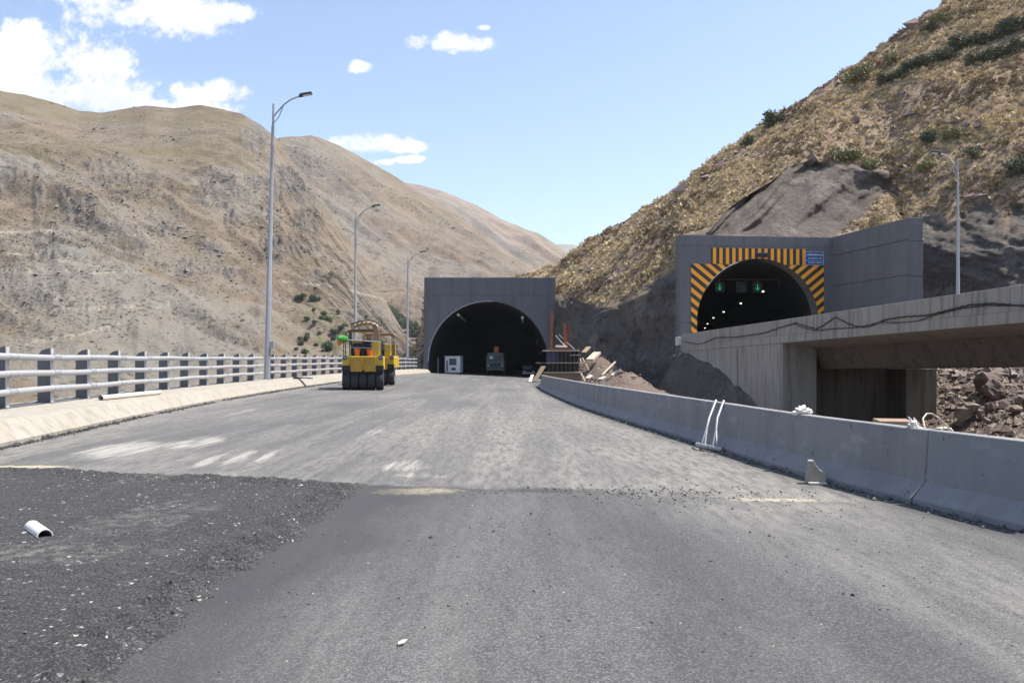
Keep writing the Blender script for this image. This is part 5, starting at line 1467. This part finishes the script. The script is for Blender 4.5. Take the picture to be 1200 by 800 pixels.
hb_ = [(684, 413, 84, 690, 406.5, 85.5, .5, .1, 'wood', 'grey board high on the rubble heap against the cliff'),
       (691, 422, 80, 700, 413.5, 82, .75, .25, 'wood_pale', 'ochre timber block leaning on the rubble heap'),
       (706, 439, 76, 721, 424, 79, .16, .12, 'wood_pale', 'long pale beam leaning up the rubble heap'),
       (717, 440, 75, 725, 434, 76.5, .42, .1, 'wood_pale', 'short pale slab tilted on the rubble heap'),
       (726, 445, 73.5, 734, 437, 75.5, .55, .16, 'wood_pale', 'thick grey slab tilted at the right of the rubble heap'),
       (734, 449, 72, 738, 444, 73, .3, .08, 'blue_sheet', 'bluish scrap board at the right foot of the rubble heap'),
       (748, 453, 70.5, 755, 447, 71.5, .26, .10, 'wood_pale', 'grey offcut standing right of the rubble heap'),
       (703, 444, 75, 709, 441, 76, .35, .08, 'white_plastic', 'white offcut in the middle of the rubble heap'),
       (688, 443, 76, 693, 440, 77, .3, .08, 'white_plastic', 'pale offcut at the left foot of the rubble heap'),
       (712, 446, 74, 722, 443.5, 75, .3, .1, 'rust', 'reddish board lying in the rubble heap')]
for a in hb_: plank(*a)

# ------------------------------------------------------------------ small things on and by the barrier
def tpipe(f0, f1, legs, knee, top, label):
    r_ = empty('sign_leg', at(*f0), 0, label, 'steel pipe', 'steel pipe legs leaning on the barrier')
    o = r_.location
    L = lambda p: Vector(at(*p)) - o
    fb = MB(); a, b = L(f0), L(f1); d = (b - a).normalized()
    fb.tube([a, b, b - d * .002, a + d * .03], [.045, .045, .037, .037], 16).build('foot_pipe', MAT['galv'], r_, True)
    MB().tube([a + d * .03, b - d * .05], .034, 12).build('bore_shade', MAT['black'], r_)  # black plug paints the shade inside the open pipe
    pts = [L(legs[0]), L(knee[0]), L(knee[1]), L(top)]
    MB().tube(pts, [.022, .023, .025, .025], 10).build('pole', MAT['galv'], r_, True)
    MB().tube([L(legs[1]), L((knee[0][0] + .4, knee[0][1], knee[0][2]))], .02, 10).build('brace', MAT['galv'], r_, True)
tpipe((816.5, 520.5, 15.42), (830, 523.5, 15.18), ((822.5, 520, 15.30), (826, 520.5, 15.25)), ((828, 503, 15.42), (831, 490, 15.6)), (839, 469, 15.98), 'left one of the two galvanised pipe legs leaning on the barrier')
tpipe((831.5, 523.5, 15.15), (847, 527, 14.9), ((835.5, 522, 15.08), (840, 523, 15.0)), ((839, 505, 15.22), (840.5, 490, 15.4)), (848, 469.5, 15.78), 'right one of the two galvanised pipe legs leaning on the barrier')
def bt(Y, off=.3): return Vector((float(bar_x(Y)) + off, Y, float(road_z(bar_x(Y) + off, Y)) + .85))
wb = empty('plaster_lump', bt(12.5), 0, 'white crumpled plaster lump lying on top of the barrier', 'plaster')
blob('lump', (0, 0, 0), (.20, .16, .13), 4, MAT['plaster'], None, None, .35, parent=wb, freq=3)
blob('lump', (-.10, -.02, -.02), (.12, .10, .07), 8, MAT['plaster'], None, None, .35, parent=wb, freq=3)
blob('lump', (.10, .0, -.01), (.13, .10, .09), 9, MAT['plaster'], None, None, .35, parent=wb, freq=3)
rg_ = empty('rag', bt(9.95), 0, 'grey torn rag knotted over the barrier joint', 'rag')
blob('knot', (0, 0, -.01), (.12, .10, .09), 12, MAT['plaster'], None, None, .5, parent=rg_, freq=4)
for i, (a, b) in enumerate((((-.02, 0, .04), (-.05, .01, .13)), ((.02, 0, .03), (.02, .02, .12)), ((.03, 0, .0), (.14, 0, -.02)))):
    MB().tube([a, ((a[0] + b[0]) / 2 + .02, .01, (a[2] + b[2]) / 2), b], [.014, .018, .006], 6).build('tail', MAT['plaster'], rg_, True)
hp = [(1072, 503, 10.05), (1080, 503, 10.2), (1086, 507, 10.3), (1083, 499, 10.5), (1081.5, 490, 10.6), (1086, 484.5, 10.7), (1092, 484.5, 10.7), (1100, 490, 10.7), (1112, 501, 10.7), (1124, 513, 10.6), (1132, 524, 10.5)]
o = MB().tube([at(*p) for p in hp], .011, 8).build('hose', MAT['hose'], None, True); tag(o, 'thin beige hose looping up behind the barrier', 'hose')
cw = empty('concrete_offcut', (4.10, 11.15, 0), R(-14), 'small grey concrete offcut with a curved edge standing before the barrier', 'concrete block')
pr = [(-.13, 0), (-.13, .16), (-.10, .18), (-.10, .31), (-.03, .315), (.0, .25), (.05, .19), (.11, .155), (.125, .13), (.12, 0)]
MB().prism(pr, -.06, .08).build('block', plain('offcut_concrete', (.29, .265, .22), .9, .25, 7, bump=.5, bscale=30), cw, bevel=.008)
MB().box((.01, -.09, .015), (.24, .08, .035), Matrix.Rotation(.2, 3, 'Z')).build('foot_chip', MAT['stone_pale'], cw, bevel=.01)
tsk = empty('timber_stack', Vector((6.35, 13.6, 0)), R(-20), 'stack of weathered planks just showing behind the barrier top', 'timber stack')
tsk.location.z = float(ground_h(6.35, 13.6)) - .3
hz_ = 1.65 + (423 - 494) / F * 13.6 - tsk.location.z
k = 0; zz_ = 0.0
while zz_ < hz_:
    MB().box((random.uniform(-.08, .08), 0, zz_ + .04), (random.uniform(.42, .52), .7, .075), Matrix.Rotation(random.uniform(-.15, .15), 3, 'Z')).build('plank', MAT['wood'], tsk, bevel=.006)
    zz_ += .082; k += 1
# boulders under the bridge
BL = [(1158, 462, 55, 1.9, 1.5, 'boulder_dark', 'big dark boulder leaning at the left of the rubble bank'), (1163, 463, 53.5, 1.35, 1.15, 'boulder_dark', 'pointed brown boulder in front of the biggest dark one'),
      (1134, 475, 51.5, 1.6, 1.25, 'boulder', 'pale-topped squarish boulder beside the abutment end'), (1184, 452, 57, 1.8, 1.1, 'boulder_dark', 'wide dark boulder under the right end of the girder'),
      (1149, 477, 51, .6, .7, 'boulder', 'small reddish boulder right of the pale-topped one'), (1157, 472, 51.5, .6, .7, 'boulder_dark', 'small upright brown boulder below the pointed one'),
      (1189, 482, 49.5, .8, .5, 'boulder', 'flat grey boulder near the right edge under the bridge'), (1166, 484, 49.5, .5, .5, 'boulder', 'small orange brown boulder in the middle of the rubble bank'),
      (1102, 472, 51.2, .55, .3, 'plaster', 'left pale block at the foot of the abutment end'), (1112, 474, 51.0, .6, .35, 'plaster', 'right pale block at the foot of the abutment end'), (1196, 470, 51, .7, .6, 'boulder', 'grey boulder cut by the right edge of the view')]
for i, (a, b, d, w_, h_, mt, lb) in enumerate(BL):
    p = at(a, b, d); gz_ = float(ground_h(p.x, p.y))
    o = blob('boulder', (p.x, p.y, min(p.z, gz_ + .3) - .1), (w_, w_ * .85, h_), 20 + i * 3, MAT[mt], lb, 'boulder', .5, (16, 9), freq=1.3)
    o['group'] = 'boulders on the rubble bank'
    o.data.polygons.foreach_set('use_smooth', [False] * len(o.data.polygons)); o.rotation_euler = (0, 0, i * 1.1)
# ------------------------------------------------------------------ small things on the left
a, b = Vector((-11.95, 24.0, 0)), Vector((-12.2, 28.6, 0))
for q in (a, b): q.z = kerb_top(q.y, float(kerb_x(q.y)) - q.x) + .076
lpp = MB().tube([a, b, b, a], [.075, .075, .066, .066], 16, False).build('plastic_pipe', MAT['pvc'], None, True)
tag(lpp, 'long cream plastic pipe lying on the kerb under the railing', 'pipe')
for i, (x0, y0, x1, y1, d, lb) in enumerate(((344.5, 441.2, 353, 442.6, 50.5, 'dark scrap plate lying left on the kerb beyond the tallest lamp post'), (354, 442.4, 366, 441.4, 50.5, 'paler scrap plate lying right on the kerb beyond the tallest lamp post'))):
    A1 = at(x0, y0, d); B1 = at(x1, y1, d)
    zt = kerb_top(d, 1.2)
    o = MB().box(((A1.x + B1.x) / 2, d, zt + .05), ((B1.x - A1.x), .5, .10), Matrix.Rotation(.06, 3, 'Y')).build('scrap_plate', MAT['dark_metal' if i == 0 else 'galv'], None, bevel=.01)
    tag(o, lb, 'scrap metal', 'scrap on the kerb')
hpp = MB(); n = 14; vs = []; fs = []
for y in (0, .56):
    for r__ in (.068, .060):
        for i in range(n + 1):
            t_ = PI * i / n; vs.append((r__ * math.cos(t_), y, r__ * math.sin(t_)))
m_ = n + 1
for i in range(n):
    fs += [(i, i + 1, 2 * m_ + i + 1, 2 * m_ + i), (m_ + i + 1, m_ + i, 3 * m_ + i, 3 * m_ + i + 1), (i + 1, i, m_ + i, m_ + i + 1), (2 * m_ + i, 2 * m_ + i + 1, 3 * m_ + i + 1, 3 * m_ + i)]
fs += [(0, m_, 3 * m_, 2 * m_), (n, 2 * m_ + n, 3 * m_ + n, m_ + n)]
hpp.add(vs, [tuple(reversed(f)) for f in fs])
o = hpp.build('half_pipe', MAT['white_plastic'], None, True, loc=(-4.33, 7.66, float(on_patch(np.array([-4.4]), np.array([7.8]))[0][0]) + .004)); o.rotation_euler = (0, 0, R(41))
tag(o, 'short white half pipe lying hollow side down on the coarse asphalt', 'pipe')
shp = [(-.03, -.012), (.0, -.02), (.035, .0), (.012, .018), (-.02, .012)]
o = MB().prism(shp, 0, .008, lambda u_, v_, t_: (u_, v_, t_ + .3 * u_)).build('stone_shard', MAT['stone_pale'], None, loc=(-.64, 4.80, .016)); o.rotation_euler = (.1, .1, .6)
tag(o, 'pale flat stone shard on the bare asphalt in the foreground', 'stone')
# ------------------------------------------------------------------ the air of the valley
hm = bpy.data.materials.new('valley_air'); hm.use_nodes = True
ht = hm.node_tree; ht.nodes.remove(ht.nodes['Principled BSDF'])
pv = ht.nodes.new('ShaderNodeVolumePrincipled')
pv.inputs['Color'].default_value = (.86, .92, 1.0, 1); pv.inputs['Density'].default_value = HAZE
pv.inputs['Anisotropy'].default_value = .1
ht.links.new(pv.outputs[0], ht.nodes['Material Output'].inputs['Volume'])
hb = MB().box((0, 2900, 360), (10400, 6700, 814)).build('haze', hm)
tag(hb, 'thin pale air haze filling the valley', 'haze', kind='stuff')
